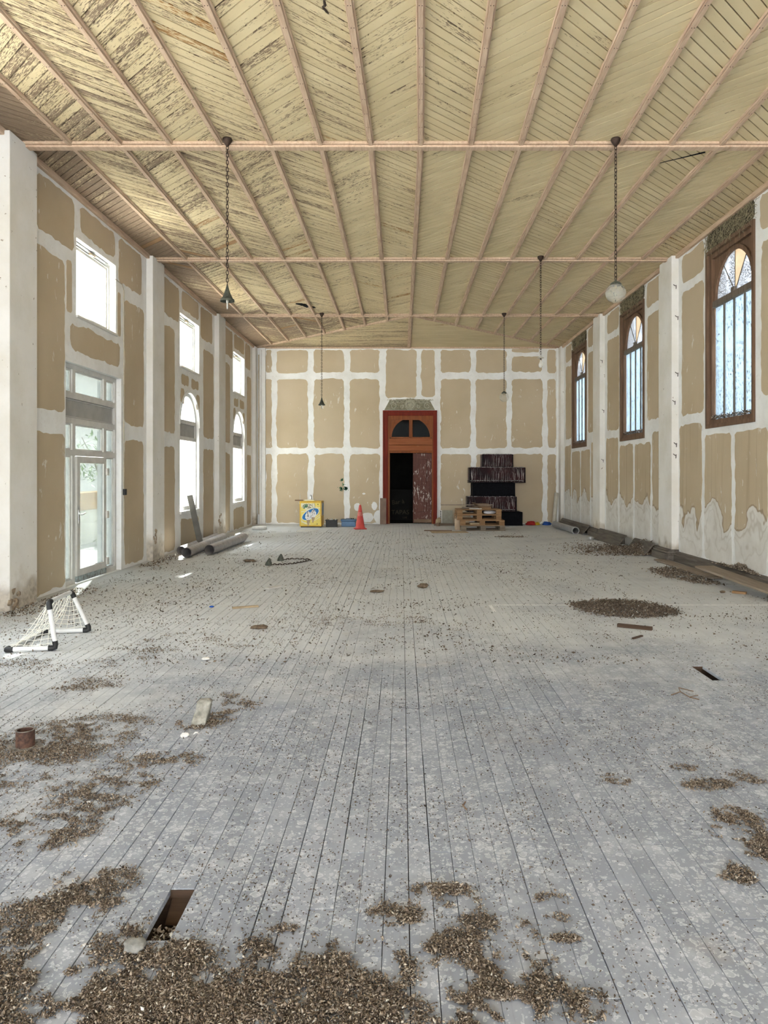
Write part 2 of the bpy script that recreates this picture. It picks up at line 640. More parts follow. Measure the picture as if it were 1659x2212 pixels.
simple('cone_pale', (0.56, 0.17, 0.14), 0.6, 0.2, 14)
simple('red_cloth', (0.42, 0.022, 0.022), 0.8, 0.2, 12)
simple('yellow_cloth', (0.62, 0.43, 0.03), 0.8, 0.2, 12)
simple('blue_cloth', (0.022, 0.095, 0.40), 0.7, 0.2, 12)
simple('paper', (0.62, 0.60, 0.56), 0.85, 0.08, 5)
simple('bag_film', (0.50, 0.48, 0.49), 0.35, 0.15, 14, spec=0.5, bump=0.3)
simple('grey_slab', (0.33, 0.315, 0.255), 0.9, 0.12, 14)
simple('taupe_board', (0.225, 0.155, 0.115), 0.7, 0.1, 6)
simple('channel_grey', (0.115, 0.108, 0.092), 0.6, 0.12, 5)
simple('cardboard', (0.42, 0.32, 0.20), 0.9, 0.12, 10)
simple('beige_plastic', (0.45, 0.34, 0.24), 0.6, 0.12, 9)
simple('concrete', (0.30, 0.285, 0.245), 0.95, 0.3, 22, bump=0.5)
simple('stone', (0.23, 0.222, 0.20), 0.95, 0.3, 30, bump=0.5)
simple('stone_white', (0.70, 0.68, 0.64), 0.8, 0.12, 20)
simple('mud_brown', (0.155, 0.11, 0.07), 0.95, 0.4, 30, bump=0.6)
simple('ornament_shaded', (0.27, 0.255, 0.18), 0.95, 0.35, 26, bump=0.5, dark=(0.19, 0.175, 0.12))  # painted shade: ground of the carving darkened so the relief reads
simple('ornament_lit', (0.47, 0.445, 0.34), 0.95, 0.2, 26, bump=0.4)  # same stone painted lighter, as if lit, for the raised carving
simple('mud_straw', (0.10, 0.084, 0.052), 0.95, 0.5, 26, bump=0.8, dark=(0.022, 0.017, 0.011))
simple('straw', (0.33, 0.285, 0.175), 0.9, 0.3, 20, bump=0)
simple('pipe_steel', (0.42, 0.395, 0.385), 0.5, 0.18, 9, metal=0.1, spec=0.4)
simple('pipe_plastic', (0.33, 0.33, 0.325), 0.55, 0.1, 6, spec=0.35)
simple('tube_cream', (0.55, 0.52, 0.44), 0.6, 0.1, 8)
simple('net_cord', (0.80, 0.78, 0.70), 0.9, 0.05, 9, bump=0)
simple('line_paint', (0.90, 0.90, 0.88), 0.8, 0.2, 16, bump=0)
simple('brick_raw', (0.40, 0.31, 0.22), 0.95, 0.35, 22, bump=0.6)
simple('outside_wall', (0.80, 0.78, 0.73), 0.9, 0.06, 2)
simple('outside_ground', (0.62, 0.61, 0.59), 0.9, 0.15, 2)
simple('ochre_wall', (0.60, 0.36, 0.16), 0.9, 0.12, 4)
simple('roof_tile', (0.16, 0.14, 0.135), 0.8, 0.2, 8)
simple('leaf', (0.17, 0.30, 0.075), 0.6, 0.3, 6, bump=0)
simple('bark', (0.24, 0.19, 0.13), 0.9, 0.3, 12)
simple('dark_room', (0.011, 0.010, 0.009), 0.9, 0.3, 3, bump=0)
simple('chalk', (0.085, 0.072, 0.045), 0.9, 0.2, 30, bump=0)
simple('sign_red', (0.60, 0.16, 0.13), 0.7, 0.1, 6, bump=0)

simple('wire', (0.05, 0.035, 0.025), 0.7, 0.2, 9, bump=0)
simple('conduit', (0.46, 0.41, 0.32), 0.7, 0.15, 9, bump=0)

# dark boxes with white runs
k = NT('stained_box')
o = k.obj()
a = k.noise(k.map(o, (75, 75, 2.6)), 1.0, 4, 0.65)
g = k.noise(k.map(o, (1.6, 1.6, 0.8)), 1.0, 2, 0.5)
base = k.ramp(k.noise(o, 2, 3), [(0.3, (0.010, 0.007, 0.009)), (0.7, (0.050, 0.013, 0.014))])
m = k.mth('MULTIPLY', k.step(a, 0.555, 0.60), k.step(g, 0.36, 0.50))
M['stained_box'] = k.done(k.bsdf(k.mix(k.mth('MULTIPLY', m, 0.9), base, (0.55, 0.51, 0.48)), 0.6, None, 0, 0.12))
k = NT('dropping_crust')
c = k.ramp(k.noise(k.obj(), 40, 3), [(0.40, (0.03, 0.02, 0.02)), (0.58, (0.52, 0.50, 0.48))])
M['crust'] = k.done(k.bsdf(c, 0.8))

# clear window glass, a little dusty: thin sheet
def glass(name, tint, haze, hazecol, gloss=0.06, speck=None):
    k = NT(name)
    tr = k.n('ShaderNodeBsdfTransparent')
    k.put(tr.inputs[0], tint)
    df = k.n('ShaderNodeBsdfTranslucent')
    k.put(df.inputs[0], hazecol)
    gl = k.n('ShaderNodeBsdfGlossy')
    gl.inputs['Roughness'].default_value = 0.05
    o = k.obj()
    if speck == 'streak':
        f = k.noise(k.map(o, (1, 40, 0.7)), 1.0, 4, 0.6)
        hz = k.mth('ADD', haze - 0.15, k.mth('MULTIPLY', f, 0.3))
    else:
        f = k.noise(o, 1.2, 5, 0.6)
        hz = k.mth('ADD', haze * 0.6, k.mth('MULTIPLY', f, haze * 0.8))
    m1 = k.n('ShaderNodeMixShader')
    k.put(m1.inputs[0], hz)
    k.t.links.new(tr.outputs[0], m1.inputs[1])
    k.t.links.new(df.outputs[0], m1.inputs[2])
    m2 = k.n('ShaderNodeMixShader')
    m2.inputs[0].default_value = gloss
    k.t.links.new(m1.outputs[0], m2.inputs[1])
    k.t.links.new(gl.outputs[0], m2.inputs[2])
    res = m2.outputs[0]
    if speck:
        d1 = k.n('ShaderNodeBsdfDiffuse')
        k.put(d1.inputs[0], (0.10, 0.085, 0.06))
        f2 = k.noise(k.map(o, (1, 1.6, 1.0 if speck != 'streak' else 0.5)), 42.0, 3, 0.6)
        g2 = k.noise(o, 2.4, 3, 0.6)
        thr = 0.50 if speck == 'heavy' else 0.565
        mk = k.mth('MULTIPLY', k.step(f2, thr, thr + 0.05), k.step(g2, 0.36, 0.52))
        m3 = k.n('ShaderNodeMixShader')
        k.put(m3.inputs[0], k.mth('MULTIPLY', mk, 0.85))
        k.t.links.new(res, m3.inputs[1])
        k.t.links.new(d1.outputs[0], m3.inputs[2])
        res = m3.outputs[0]
    M[name] = k.done(res)


glass('glass_clear', (0.76, 0.78, 0.785), 0.10, (0.66, 0.69, 0.69), 0.03)
glass('glass_door', (0.235, 0.25, 0.247), 0.12, (0.22, 0.24, 0.237), 0.015)
glass('glass_frosted', (0.20, 0.232, 0.258), 0.62, (0.262, 0.305, 0.338), 0.02, 'streak')
glass('glass_fan', (0.26, 0.27, 0.285), 0.45, (0.31, 0.32, 0.335), 0.02, 'heavy')
glass('glass_dark', (0.40, 0.43, 0.43), 0.012, (0.03, 0.034, 0.034), 0.0012)

k = NT('globe_glass')
o = k.obj()
tr = k.n('ShaderNodeBsdfTransparent'); k.put(tr.inputs[0], (0.93, 0.93, 0.90))
pr = k.bsdf((0.70, 0.69, 0.63), 0.25, None, 0, 0.5)
f = k.noise(k.map(o, (1, 1, 0.5)), 14, 4, 0.6)
dk = k.bsdf((0.13, 0.11, 0.085), 0.8)
m1 = k.n('ShaderNodeMixShader'); m1.inputs[0].default_value = 0.24
k.t.links.new(tr.outputs[0], m1.inputs[1]); k.t.links.new(pr, m1.inputs[2])
m2 = k.n('ShaderNodeMixShader'); k.put(m2.inputs[0], k.mth('MULTIPLY', k.step(f, 0.58, 0.66), 0.75))
k.t.links.new(m1.outputs[0], m2.inputs[1]); k.t.links.new(dk, m2.inputs[2])
M['globe'] = k.done(m2.outputs[0])
k = NT('bulb_glass')
tr = k.n('ShaderNodeBsdfTransparent'); k.put(tr.inputs[0], (0.95, 0.95, 0.93))
pr = k.bsdf((0.85, 0.85, 0.82), 0.12, None, 0, 0.6)
m1 = k.n('ShaderNodeMixShader'); m1.inputs[0].default_value = 0.45
k.t.links.new(tr.outputs[0], m1.inputs[1]); k.t.links.new(pr, m1.inputs[2])
M['bulb'] = k.done(m1.outputs[0])
k = NT('peach_sheet')
df = k.n('ShaderNodeBsdfTranslucent'); k.put(df.inputs[0], k.ramp(k.noise(k.obj(), 6, 4), [(0.3, (0.33, 0.285, 0.23)), (0.7, (0.39, 0.345, 0.285))]))
d2 = k.n('ShaderNodeBsdfDiffuse'); k.put(d2.inputs[0], (0.62, 0.44, 0.28))
m1 = k.n('ShaderNodeMixShader'); m1.inputs[0].default_value = 0.35
k.t.links.new(df.outputs[0], m1.inputs[1]); k.t.links.new(d2.outputs[0], m1.inputs[2])
M['peach_glass'] = k.done(m1.outputs[0])

# ================================================================== SETTING
def m_left(u, w, d):      # u along the wall, w up, d outwards
    return (XL - d, u, w)


def m_right(u, w, d):
    return (XR + d, u, w)


def m_back(u, w, d):
    return (u, YB + d, w)


def wall_mesh(mb, u0, u1, w0, w1, holes, t=0.30):
    us = sorted({u0, u1} | {h[0] for h in holes} | {h[1] for h in holes})
    ws = sorted({w0, w1} | {h[2] for h in holes} | {h[3] for h in holes})
    for i in range(len(us) - 1):
        run = None
        for j in range(len(ws)):
            solid = False
            if j < len(ws) - 1:
                cu, cw = (us[i] + us[i + 1]) / 2, (ws[j] + ws[j + 1]) / 2
                solid = not any(h[0] < cu < h[1] and h[2] < cw < h[3] for h in holes)
            if solid and run is None:
                run = ws[j]
            if not solid and run is not None:
                mb.box(us[i], us[i + 1], run, ws[j], 0, t)
                run = None
    return mb


def spandrel(mb, c, r, spring, top, d0, d1, n=14, half=None):
    """fills the two corners between a half-round arch and its square head"""
    half = half or r
    pts = [(c + r * math.cos(PI * i / n), spring + r * math.sin(PI * i / n)) for i in range(n + 1)]
    fn = lambda a, b, h: (a, b, h)
    for (a0, b0), (a1, b1) in zip(pts[:-1], pts[1:]):
        mb.prism([(a0, b0), (a1, b1), (a1, top), (a0, top)], d0, d1, fn)
    if half > r:
        for s in (-1, 1):
            mb.prism([(c + s * r, spring), (c + s * half, spring), (c + s * half, top), (c + s * r, top)], d0, d1, fn)


# ---- left wall -----------------------------------------------------
UPH, UZ0, UZ1 = 0.71, 3.76, 4.84            # upper windows: half width, sill, head
ARH, AZ0, ASP = 0.71, 0.77, 2.56            # arched windows: half width, sill, springing
DR0, DR1, DRT = 9.98, 11.96, 3.08           # glazed door
holes = []
for c in BAYS_L:
    holes.append((c - UPH, c + UPH, UZ0, UZ1))
    if abs(c - 11.02) < 0.1:
        holes.append((DR0, DR1, 0.0, DRT))
    else:
        holes.append((c - ARH, c + ARH, AZ0, ASP + ARH))
mb = wall_mesh(MB(m_left), YF, YB + 0.3, -0.46, H + 0.1, holes)
for c in BAYS_L:
    if abs(c - 11.02) > 0.1:
        spandrel(mb, c, ARH, ASP, ASP + ARH, 0, 0.3)
wall_left = mb.build('wall_left', M['compound'], kind='structure', fix=False)

# ---- right wall ----------------------------------------------------
RWH, RZ0, RZ1 = 0.815, 2.27, 5.09
holes = [(c - RWH, c + RWH, RZ0, RZ1) for c in BAYS_R]
wall_right = wall_mesh(MB(m_right), YF, YB + 0.3, -0.46, H + 0.1, holes).build('wall_right', M['compound'], kind='structure', fix=False)

# ---- back wall -----------------------------------------------------
wall_back = wall_mesh(MB(m_back), XL, XR, -0.46, H + 0.1, [(-0.50, 0.99, 0.0, 3.38)]).build('wall_back', M['compound'], kind='structure', fix=False)


def ragged(u0, u1, w0, w1, amp=0.03, step=0.085, seed=0):
    """outline of a board face left bare between strips of jointing compound"""
    amp = min(amp, 0.18 * min(u1 - u0, w1 - w0))
    c = min(0.06, 0.2 * min(u1 - u0, w1 - w0))
    base = [(u0 + c, w0), (u1 - c, w0), (u1, w0 + c), (u1, w1 - c), (u1 - c, w1), (u0 + c, w1), (u0, w1 - c), (u0, w0 + c)]
    out = []
    for (a0, b0), (a1, b1) in zip(base, base[1:] + base[:1]):
        L = math.hypot(a1 - a0, b1 - b0)
        k = max(1, int(L / step))
        nx, ny = -(b1 - b0) / L, (a1 - a0) / L
        for i in range(k):
            t = (i + random.uniform(-0.25, 0.25) * (k > 1 and i > 0)) / k
            a, b = a0 + (a1 - a0) * t, b0 + (b1 - b0) * t
            q = mnoise.noise(Vector((a * 2.3 + seed * 9.1, b * 2.3, seed))) * 1.1 + mnoise.noise(Vector((a * 8 + seed, b * 8, 3.0))) * 0.8
            q += random.uniform(-0.35, 0.35)
            out.append((a + nx * q * amp, b + ny * q * amp))
    return out


PAN = [0]


def panel(mp, wall, u0, u1, w0, w1, mat='drywall', amp=0.03):
    PAN[0] += 1
    mb = MB(mp)
    mb.prism(ragged(min(u0, u1), max(u0, u1), w0, w1, amp, seed=PAN[0]), 0.004, -0.004)
    return mb.build('drywall_panel', M[mat], wall)


# bare board faces, left wall
for i, c in enumerate(BAYS_L[4:]):
    lo, hi = (9.04, 13.05) if i == 0 else (c - 2.03, c + 2.03)
    if i == 2:
        hi = 22.30
    a0, a1 = lo + 0.16, c - 0.78
    panel(m_left, wall_left, lo + 0.14, c - 0.80, 4.62, 5.31)
    panel(m_left, wall_left, lo + 0.10, c - 1.08, 2.36, 4.40)
    panel(m_left, wall_left, lo + 0.08, c - 1.08, 0.04, 2.07)
    panel(m_left, wall_left, c - 0.60, c + 0.66, 4.95, 5.33)
    panel(m_left, wall_left, c + 0.82, hi - 0.18, 4.62, 5.33)
    panel(m_left, wall_left, c + 1.06, hi - 0.06, 2.37, 4.40)
    panel(m_left, wall_left, c + 1.06, hi - 0.08, 0.05, 2.10)
    if i == 0:
        panel(m_left, wall_left, 10.12, 11.88, 3.24, 3.62, amp=0.04)
        panel(m_left, wall_left, 11.80, 11.93, 3.75, 4.45, amp=0.015)
        panel(m_left, wall_left, 10.0, 10.16, 3.75, 4.45, amp=0.015)
    else:
        panel(m_left, wall_left, c - 0.62, c - 0.10, 3.38, 3.60)
        panel(m_left, wall_left, c + 0.10, c + 0.66, 3.38, 3.60)
        panel(m_left, wall_left, c - 0.68, c - 0.42, 3.0, 3.3, amp=0.05)
        panel(m_left, wall_left, c + 0.50, c + 0.74, 2.95, 3.3, amp=0.05)
        panel(m_left, wall_left, c - 0.66, c + 0.66, 0.04, 0.60)
# right wall
for i, c in enumerate(BAYS_R[4:]):
    lo, hi = (9.02, 13.10) if i == 0 else (c - 1.98, c + 2.02)
    if i == 2:
        hi = 22.30
    st = 'drywall_stained'
    panel(m_right, wall_right, c + 0.95, hi - 0.13, 4.86, 5.33)
    panel(m_right, wall_right, c + 0.95, hi - 0.13, 2.56, 4.70)
    panel(m_right, wall_right, lo + 0.08, c - 0.96, 4.86, 5.33)
    panel(m_right, wall_right, lo + 0.08, c - 0.99, 2.62, 4.70)
    s = (c + 0.96, c - 0.13, c - 1.22)
    panel(m_right, wall_right, s[0] + 0.06, hi - 0.02, 0.16, 2.38, st)
    panel(m_right, wall_right, s[1] + 0.06, s[0] - 0.06, 0.16, 2.17, st)
    panel(m_right, wall_right, s[2] + 0.06, s[1] - 0.06, 0.16, 2.17, st)
    panel(m_right, wall_right, lo + 0.02, s[2] - 0.06, 0.16, 2.36, st)
# back wall (elevation measured on the photograph, in metres)
bx = lambda q: q * 0.0060127 - 4.674
bz = lambda q: 6.4378 - q * 0.0060127
cols = [(80, 111), (137, 296), (328, 481), (511, 663), (976, 1129), (1157, 1313), (1340, 1497), (1523, 1566)]
for q0, q1 in cols:
    if q0 == 1340:
        panel(m_back, wall_back, bx(q0), bx(1480), bz(192), bz(174), amp=0.02)
        panel(m_back, wall_back, bx(q0), bx(q1), bz(292), bz(214))
    else:
        panel(m_back, wall_back, bx(q0), bx(q1), bz(296), bz(180))
    panel(m_back, wall_back, bx(q0), bx(q1), bz(682), bz(330))
    panel(m_back, wall_back, bx(q0), bx(q1), 0.03, bz(713))
panel(m_back, wall_back, bx(697), bx(851), bz(424), bz(178))
panel(m_back, wall_back, bx(877), bx(946), bz(420), bz(178))
# white filler dabs on the back wall
mb = MB(m_back)
for (q0, w0, r0, r1) in ((549, 0.52, 0.10, 0.13), (637, 0.55, 0.085, 0.13), (600, 0.20, 0.19, 0.16), (660, 0.22, 0.16, 0.20), (583, 0.93, 0.05, 0.03)):
    n = 18
    mb.prism([(bx(q0) + r0 * math.cos(2 * PI * i / n) * random.uniform(0.9, 1.08), max(0.02, w0 + r1 * math.sin(2 * PI * i / n) * random.uniform(0.9, 1.08))) for i in range(n)], -0.003, -0.0065)
mb.build('filler_dabs', M['compound'], wall_back)
# green paint spray on the back wall: many tiny specks
mb = MB(m_back)
for (q0, zz, r, k_) in ((470, 845, 0.05, 70), (491, 888, 0.055, 210), (468, 890, 0.075, 130), (478, 868, 0.05, 50)):
    for j in range(k_):
        a, rr = random.uniform(0, 2 * PI), abs(random.gauss(0, 0.55)) * r
        s = random.uniform(0.004, 0.012)
        mb.prism([(bx(q0) + rr * math.cos(a) + s * math.cos(2 * PI * i / 5), bz(zz) + rr * math.sin(a) + s * math.sin(2 * PI * i / 5)) for i in range(5)], -0.004, -0.0062)
mb.build('green_spray_mark', M['green_spray'], wall_back, label='patch of green spray paint', kind='stuff')

# ---- pillars -------------------------------------------------------
PL = [(4.05, 0.62)] + [(8.655, 0.63), (13.46, 0.64), (18.23, 0.66)]
for y, w in PL:
    p = MB().cbox(XL - 0.02, XL + 0.115, y - w / 2, y + w / 2, -0.01, H - 0.02, 0.008).build('pillar', M['pillar'], wall_left)
    if y > 8:     # broken plaster foot with rough bricks showing
        mb = MB()
        zc = 0.42 if y > 13 else 0.10
        for j in range(9):
            mb.blob((XL + 0.112, y - w / 2 + 0.06 + random.uniform(-0.06, 0.14), zc + random.uniform(-0.13, 0.13)), (0.014, random.uniform(0.03, 0.07), random.uniform(0.03, 0.06)), j + y, 0.5, 1)
        mb.build('broken_plaster', M['brick_raw'], wall_left)
for y in (4.05, 8.655, 13.45, 18.22):
    MB().cbox(XR - 0.125, XR + 0.02, y - 0.31, y + 0.31, 0.05, H - 0.02, 0.008).build('pillar', M['pillar'], wall_right)
    # thin paler board nailed on the far side of each pillar, ending short of the ceiling
    MB().cbox(XR - 0.10, XR + 0.01, y + 0.31, y + 0.43, 0.18, H - 0.19, 0.006).build('pillar_board', M['pillar'], wall_right)
# boxed corners at the far end
for s, xw, wall in ((1, XL, wall_left), (-1, XR, wall_right)):
    a, b = sorted((xw - s * 0.02, xw + s * 0.10))
    MB().cbox(a, b, YB - 0.36, YB + 0.02, 0.0, H - 0.03, 0.008).build('corner_boxing', M['pillar'], wall)
    a, b = sorted((xw + s * 0.10, xw + s * 0.34 if s > 0 else xw + s * 0.16))
    MB().cbox(a, b, YB - 0.07, YB + 0.02, 0.0, H - 0.03, 0.006).build('corner_cover', M['compound'], wall)
MB().tube([(XL + 0.20, YB - 0.11, 0.0), (XL + 0.20, YB - 0.11, H - 0.1)], 0.035, 10).build('drain_pipe', M['compound'], wall_left, smooth=True)
MB(m_back).prism(ragged(XL + 0.125, XL + 0.165, 0.3, 5.2, 0.012), -0.07, -0.074).build('bare_strip', M['drywall'], wall_back)

# ---- ceiling -------------------------------------------------------
BAT0, BATP = 0.224, 0.588                       # battens: one near the middle, spacing


def bat_x(i, y):
    x = BAT0 + BATP * i
    return x - 0.026 * max(0.0, 8.74 - y)       # the nearest bays run very slightly askew


mb = MB()
mb.box(XL - 0.3, XR + 0.3, YF, YB + 0.3, H + 0.019, H + 0.12)
ceiling = mb.build('ceiling', M['groove'], kind='structure', fix=False)


def clip(poly, a, b, c):
    """keep a*x + b*y + c >= 0"""
    out = []
    n = len(poly)
    for i in range(n):
        p, q = poly[i], poly[(i + 1) % n]
        dp, dq = a * p[0] + b * p[1] + c, a * q[0] + b * q[1] + c
        if dp >= 0:
            out.append(p)
        if (dp >= 0) != (dq >= 0):
            t = dp / (dp - dq)
            out.append((p[0] + (q[0] - p[0]) * t, p[1] + (q[1] - p[1]) * t))
    return out


def area(poly):
    return 0.5 * sum(poly[i][0] * poly[(i + 1) % len(poly)][1] - poly[(i + 1) % len(poly)][0] * poly[i][1] for i in range(len(poly)))


def planes(poly):
    """half planes of a convex polygon given anticlockwise"""
    res = []
    for (x0, y0), (x1, y1) in zip(poly, poly[1:] + poly[:1]):
        res.append((-(y1 - y0), x1 - x0, (y1 - y0) * x0 - (x1 - x0) * y0))
    return res


def wear_at(x, y):
    w = 0.46 - 0.09 * x + 0.25 * mnoise.noise(Vector((x * 0.5, y * 0.35, 4.0)))
    if x > 0.5:
        w = min(w, 0.28) - 0.05
    if x < -3.9 or x > 4.3:
        w += 0.42
    if y > 18.0 and x < 0:
        w += 0.2
    return w


def add_board(mb, poly, d, z0, z1):
    if len(poly) < 3 or abs(area(poly)) < 0.0008:
        return False
    if area(poly) < 0:
        poly = poly[::-1]
    cx = sum(p[0] for p in poly) / len(poly)
    cy = sum(p[1] for p in poly) / len(poly)
    n = len(poly)
    w = wear_at(cx, cy) + random.uniform(-0.12, 0.12)
    r = random.random()
    rust = 0.0
    if r < 0.035:
        w += 0.28
        rust = 1.0 if random.random() < 0.6 else 0.0
    dz = random.uniform(-0.0015, 0.0015)
    mb.prism(poly, z0 + dz, z1)
    rz, off = random.uniform(0, 90), random.uniform(0, 50)
    uv = [(p[0] * d[0] + p[1] * d[1] + off, -p[0] * d[1] + p[1] * d[0], rz) for p in poly]
    mb.attr('pc', uv + uv)
    mb.attr('wear', [w] * (2 * n))
    mb.attr('rust', [rust] * (2 * n))
    return (cx, cy)


BW = 0.1055                                      # board width (0.148 along the batten)
GAP = 0.0125
S2 = math.sqrt(0.5)
sections = [(BEAMS[0], BEAMS[1]), (BEAMS[1], BEAMS[2]), (BEAMS[2], BEAMS[3]), (BEAMS[3], BEAMS[4]), (BEAMS[4], BEAMS[5]), (BEAMS[5], YB)]
APEX = (BAT0 + 0.02, BEAMS[5] + 0.06)
CL, CR = (XL, YB), (XR, YB)
boards = []                                      # (score, builder)
for si, (y0, y1) in enumerate(sections):
    for i in range(-9, 9):
        ym = (y0 + y1) / 2
        xa, xb = bat_x(i, ym), bat_x(i + 1, ym)
        xa0, xa1, xb0, xb1 = bat_x(i, y0), bat_x(i, y1), bat_x(i + 1, y0), bat_x(i + 1, y1)
        pol = [(xa0, y0), (xb0, y0), (xb1, y1), (xa1, y1)]
        pol = clip(pol, 1, 0, -XL)
        if pol:
            pol = clip(pol, -1, 0, XR)
        if si == 5 and pol:
            # the last bay stops at the two diagonal battens
            half = []
            a = planes([CL, APEX, (APEX[0], YB)])[0]
            lp = clip(pol, -a[0], -a[1], -a[2]) if xa < APEX[0] - 0.1 else None
            b = planes([APEX, CR, (APEX[0], YB)])[0]
            pol = lp if xa < APEX[0] - 0.1 else clip(pol, -b[0], -b[1], -b[2])
        if not pol or len(pol) < 3:
            continue
        sgn = 1 if (i + si) % 2 == 0 else -1
        d = (S2, S2 * sgn)                       # board direction
        nrm = (-d[1], d[0])
        vals = [p[0] * nrm[0] + p[1] * nrm[1] for p in pol]
        k0, k1 = math.floor(min(vals) / BW), math.ceil(max(vals) / BW)
        for kk in range(k0, k1):
            q = clip(pol, nrm[0], nrm[1], -(kk * BW + GAP / 2))
            if len(q) > 2:
                q = clip(q, -nrm[0], -nrm[1], (kk + 1) * BW - GAP / 2)
            if len(q) > 2 and abs(area(q)) > 0.0008:
                cx = sum(p[0] for p in q) / len(q)
                cy = sum(p[1] for p in q) / len(q)
                vis = cy > 5.9 and -0.57 * cy < cx < 0.53 * cy
                boards.append((abs(area(q)) / max(cy, 0.1) ** 2 if vis else 0.0, q, d))
# boards of the end triangle run across the hall
tri = [CL, APEX, CR]
kk = 0
yy = APEX[1]
while yy < YB:
    for sx in (0, 1):
        q = [(XL, yy + 0.003), (XR, yy + 0.003), (XR, min(yy + 0.185, YB) - 0.003), (XL, min(yy + 0.185, YB) - 0.003)]
        q = clip(q, -1, 0, APEX[0]) if sx == 0 else clip(q, 1, 0, -APEX[0])
        for pl in planes(tri if area(tri) > 0 else tri[::-1]):
            if len(q) > 2:
                q = clip(q, *pl)
        if len(q) > 2 and abs(area(q)) > 0.001:
            boards.append((1e-5, q, (1.0, 0.0)))
    yy += 0.185
boards.sort(key=lambda t: -t[0])
rest = MB()
for n_, (s, q, d) in enumerate(boards):
    if n_ < 290:
        mb = MB()
        if add_board(mb, q, d, H, H + 0.018):
            mb.build('ceiling_board', M['ceil'], ceiling)
    else:
        add_board(rest, q, d, H, H + 0.018)
rest.build('ceiling_boards', M['ceil'], ceiling, kind='stuff', fix=True)


def batten(x0, y0, x1, y1, name='batten', wide=0.078, z=H, nails=None):
    p, q = Vector((x0, y0, 0)), Vector((x1, y1, 0))
    t = (q - p).normalized()
    s = Vector((-t.y, t.x, 0))
    prof = [(-wide / 2, 0.01), (-wide / 2, -0.020), (-wide / 2 + 0.006, -0.026), (-0.026, -0.026), (-0.026, -0.022), (-0.0225, -0.022), (-0.0225, -0.043),
            (0.0225, -0.043), (0.0225, -0.022), (0.026, -0.022), (0.026, -0.026), (wide / 2 - 0.006, -0.026), (wide / 2, -0.020), (wide / 2, 0.01)]
    m = MB()
    n = len(prof)
    vs = [p + s * a + Vector((0, 0, z + b)) for a, b in prof] + [q + s * a + Vector((0, 0, z + b)) for a, b in prof]
    m.add(vs, [tuple(range(n)), tuple(range(2 * n - 1, n - 1, -1))] + [(i, i + n, (i + 1) % n + n, (i + 1) % n) for i in range(n)])
    o = m.build(name, M['batten'], ceiling)
    if nails is not None:
        L = (q - p).length
        k = int(L / 0.29)
        for i in range(k):
            c = p + t * (L * (i + 0.5) / k)
            if c.y < 5.8:
                continue
            for e in (-0.012, 0.012):
                cc = c + s * e
                nails.box(cc.x - 0.0035, cc.x + 0.0035, cc.y - 0.0045, cc.y + 0.0045, z - 0.0445, z - 0.042)
    return o


nails = MB()
for si, (y0, y1) in enumerate(sections):
    for i in range(-9, 9):
        x = bat_x(i, (y0 + y1) / 2)
        if not (XL + 0.1 < x < XR - 0.1):
            continue
        ya, yb = y0 + 0.05, y1 - 0.05
        if si == 5:
            if i == 0:
                yb = YB - 0.02
            else:
                t = (x - APEX[0]) / ((CL[0] if x < APEX[0] else CR[0]) - APEX[0])
                yb = APEX[1] + t * (YB - APEX[1]) - 0.03
            if yb - ya < 0.05:
                continue
        batten(bat_x(i, ya), ya, bat_x(i, yb), yb, nails=nails if si == 2 else None, wide=0.11 if (si == 5 and i == 0) else 0.078)
batten(CL[0] + 0.03, CL[1] - 0.03, APEX[0], APEX[1], 'diagonal_batten', 0.10)
batten(CR[0] - 0.03, CR[1] - 0.03, APEX[0], APEX[1], 'diagonal_batten', 0.10)
nails.build('nail_heads', M['wire'], ceiling, kind='stuff')
for y in BEAMS:
    m = MB()
    m.cbox(XL + 0.01, XR - 0.01, y - 0.075, y + 0.06, H - 0.030, H + 0.01, 0.004)
    m.cbox(XL + 0.01, XR - 0.01, y - 0.050, y + 0.055, H - 0.058, H - 0.032, 0.004)
    m.build('cross_beam', M['batten'], ceiling)
# dark split in a near board, a hole further back
mb = MB()
pts = [at(700, 0, 6.08), at(702, 10, 6.15), at(697, 15, 6.17), at(704, 22, 6.22), at(710, 30, 6.26)]
mb.tube([(p.x, p.y, H - 0.002) for p in pts], [0.010, 0.013, 0.009, 0.012, 0.004], 6)
mb.build('ceiling_crack', M['wire'], ceiling)
mb = MB()
for j in range(4):
    a, b = floor_at(0, 1) if False else (0, 0)
    p = at(648 + j * 7, 665 + (j % 2) * 4, 17.0)
    mb.blob((p.x, 17.0 + 0.1 * j, H - 0.001), (0.10, 0.13, 0.006), j, 0.5, 1)
mb.build('ceiling_hole', M['black_paint'], ceiling)
y0, y1 = 6224 / (CY - 352), 6224 / (CY - 328)
mb = MB()
mb.tube([((1425 - CX) * y0 / F_PX, y0, H - 0.001), ((1523 - CX) * y1 / F_PX, y1, H - 0.001)], [0.004, 0.012], 6)
mb.build('ceiling_gap', M['black_paint'], ceiling)
# trims along the wall heads
for nm, x0, x1 in (('trim_1', XL, XL + 0.055), ('trim_2', XR - 0.055, XR)):
    MB().cbox(x0, x1, YF, YB, H - 0.075, H + 0.005, 0.008).build(nm, M['batten'], kind='structure')
MB().cbox(XL + 0.05, XR - 0.05, YB - 0.045, YB, H - 0.045, H + 0.005, 0.006).build('trim_3', M['batten'], kind='structure')

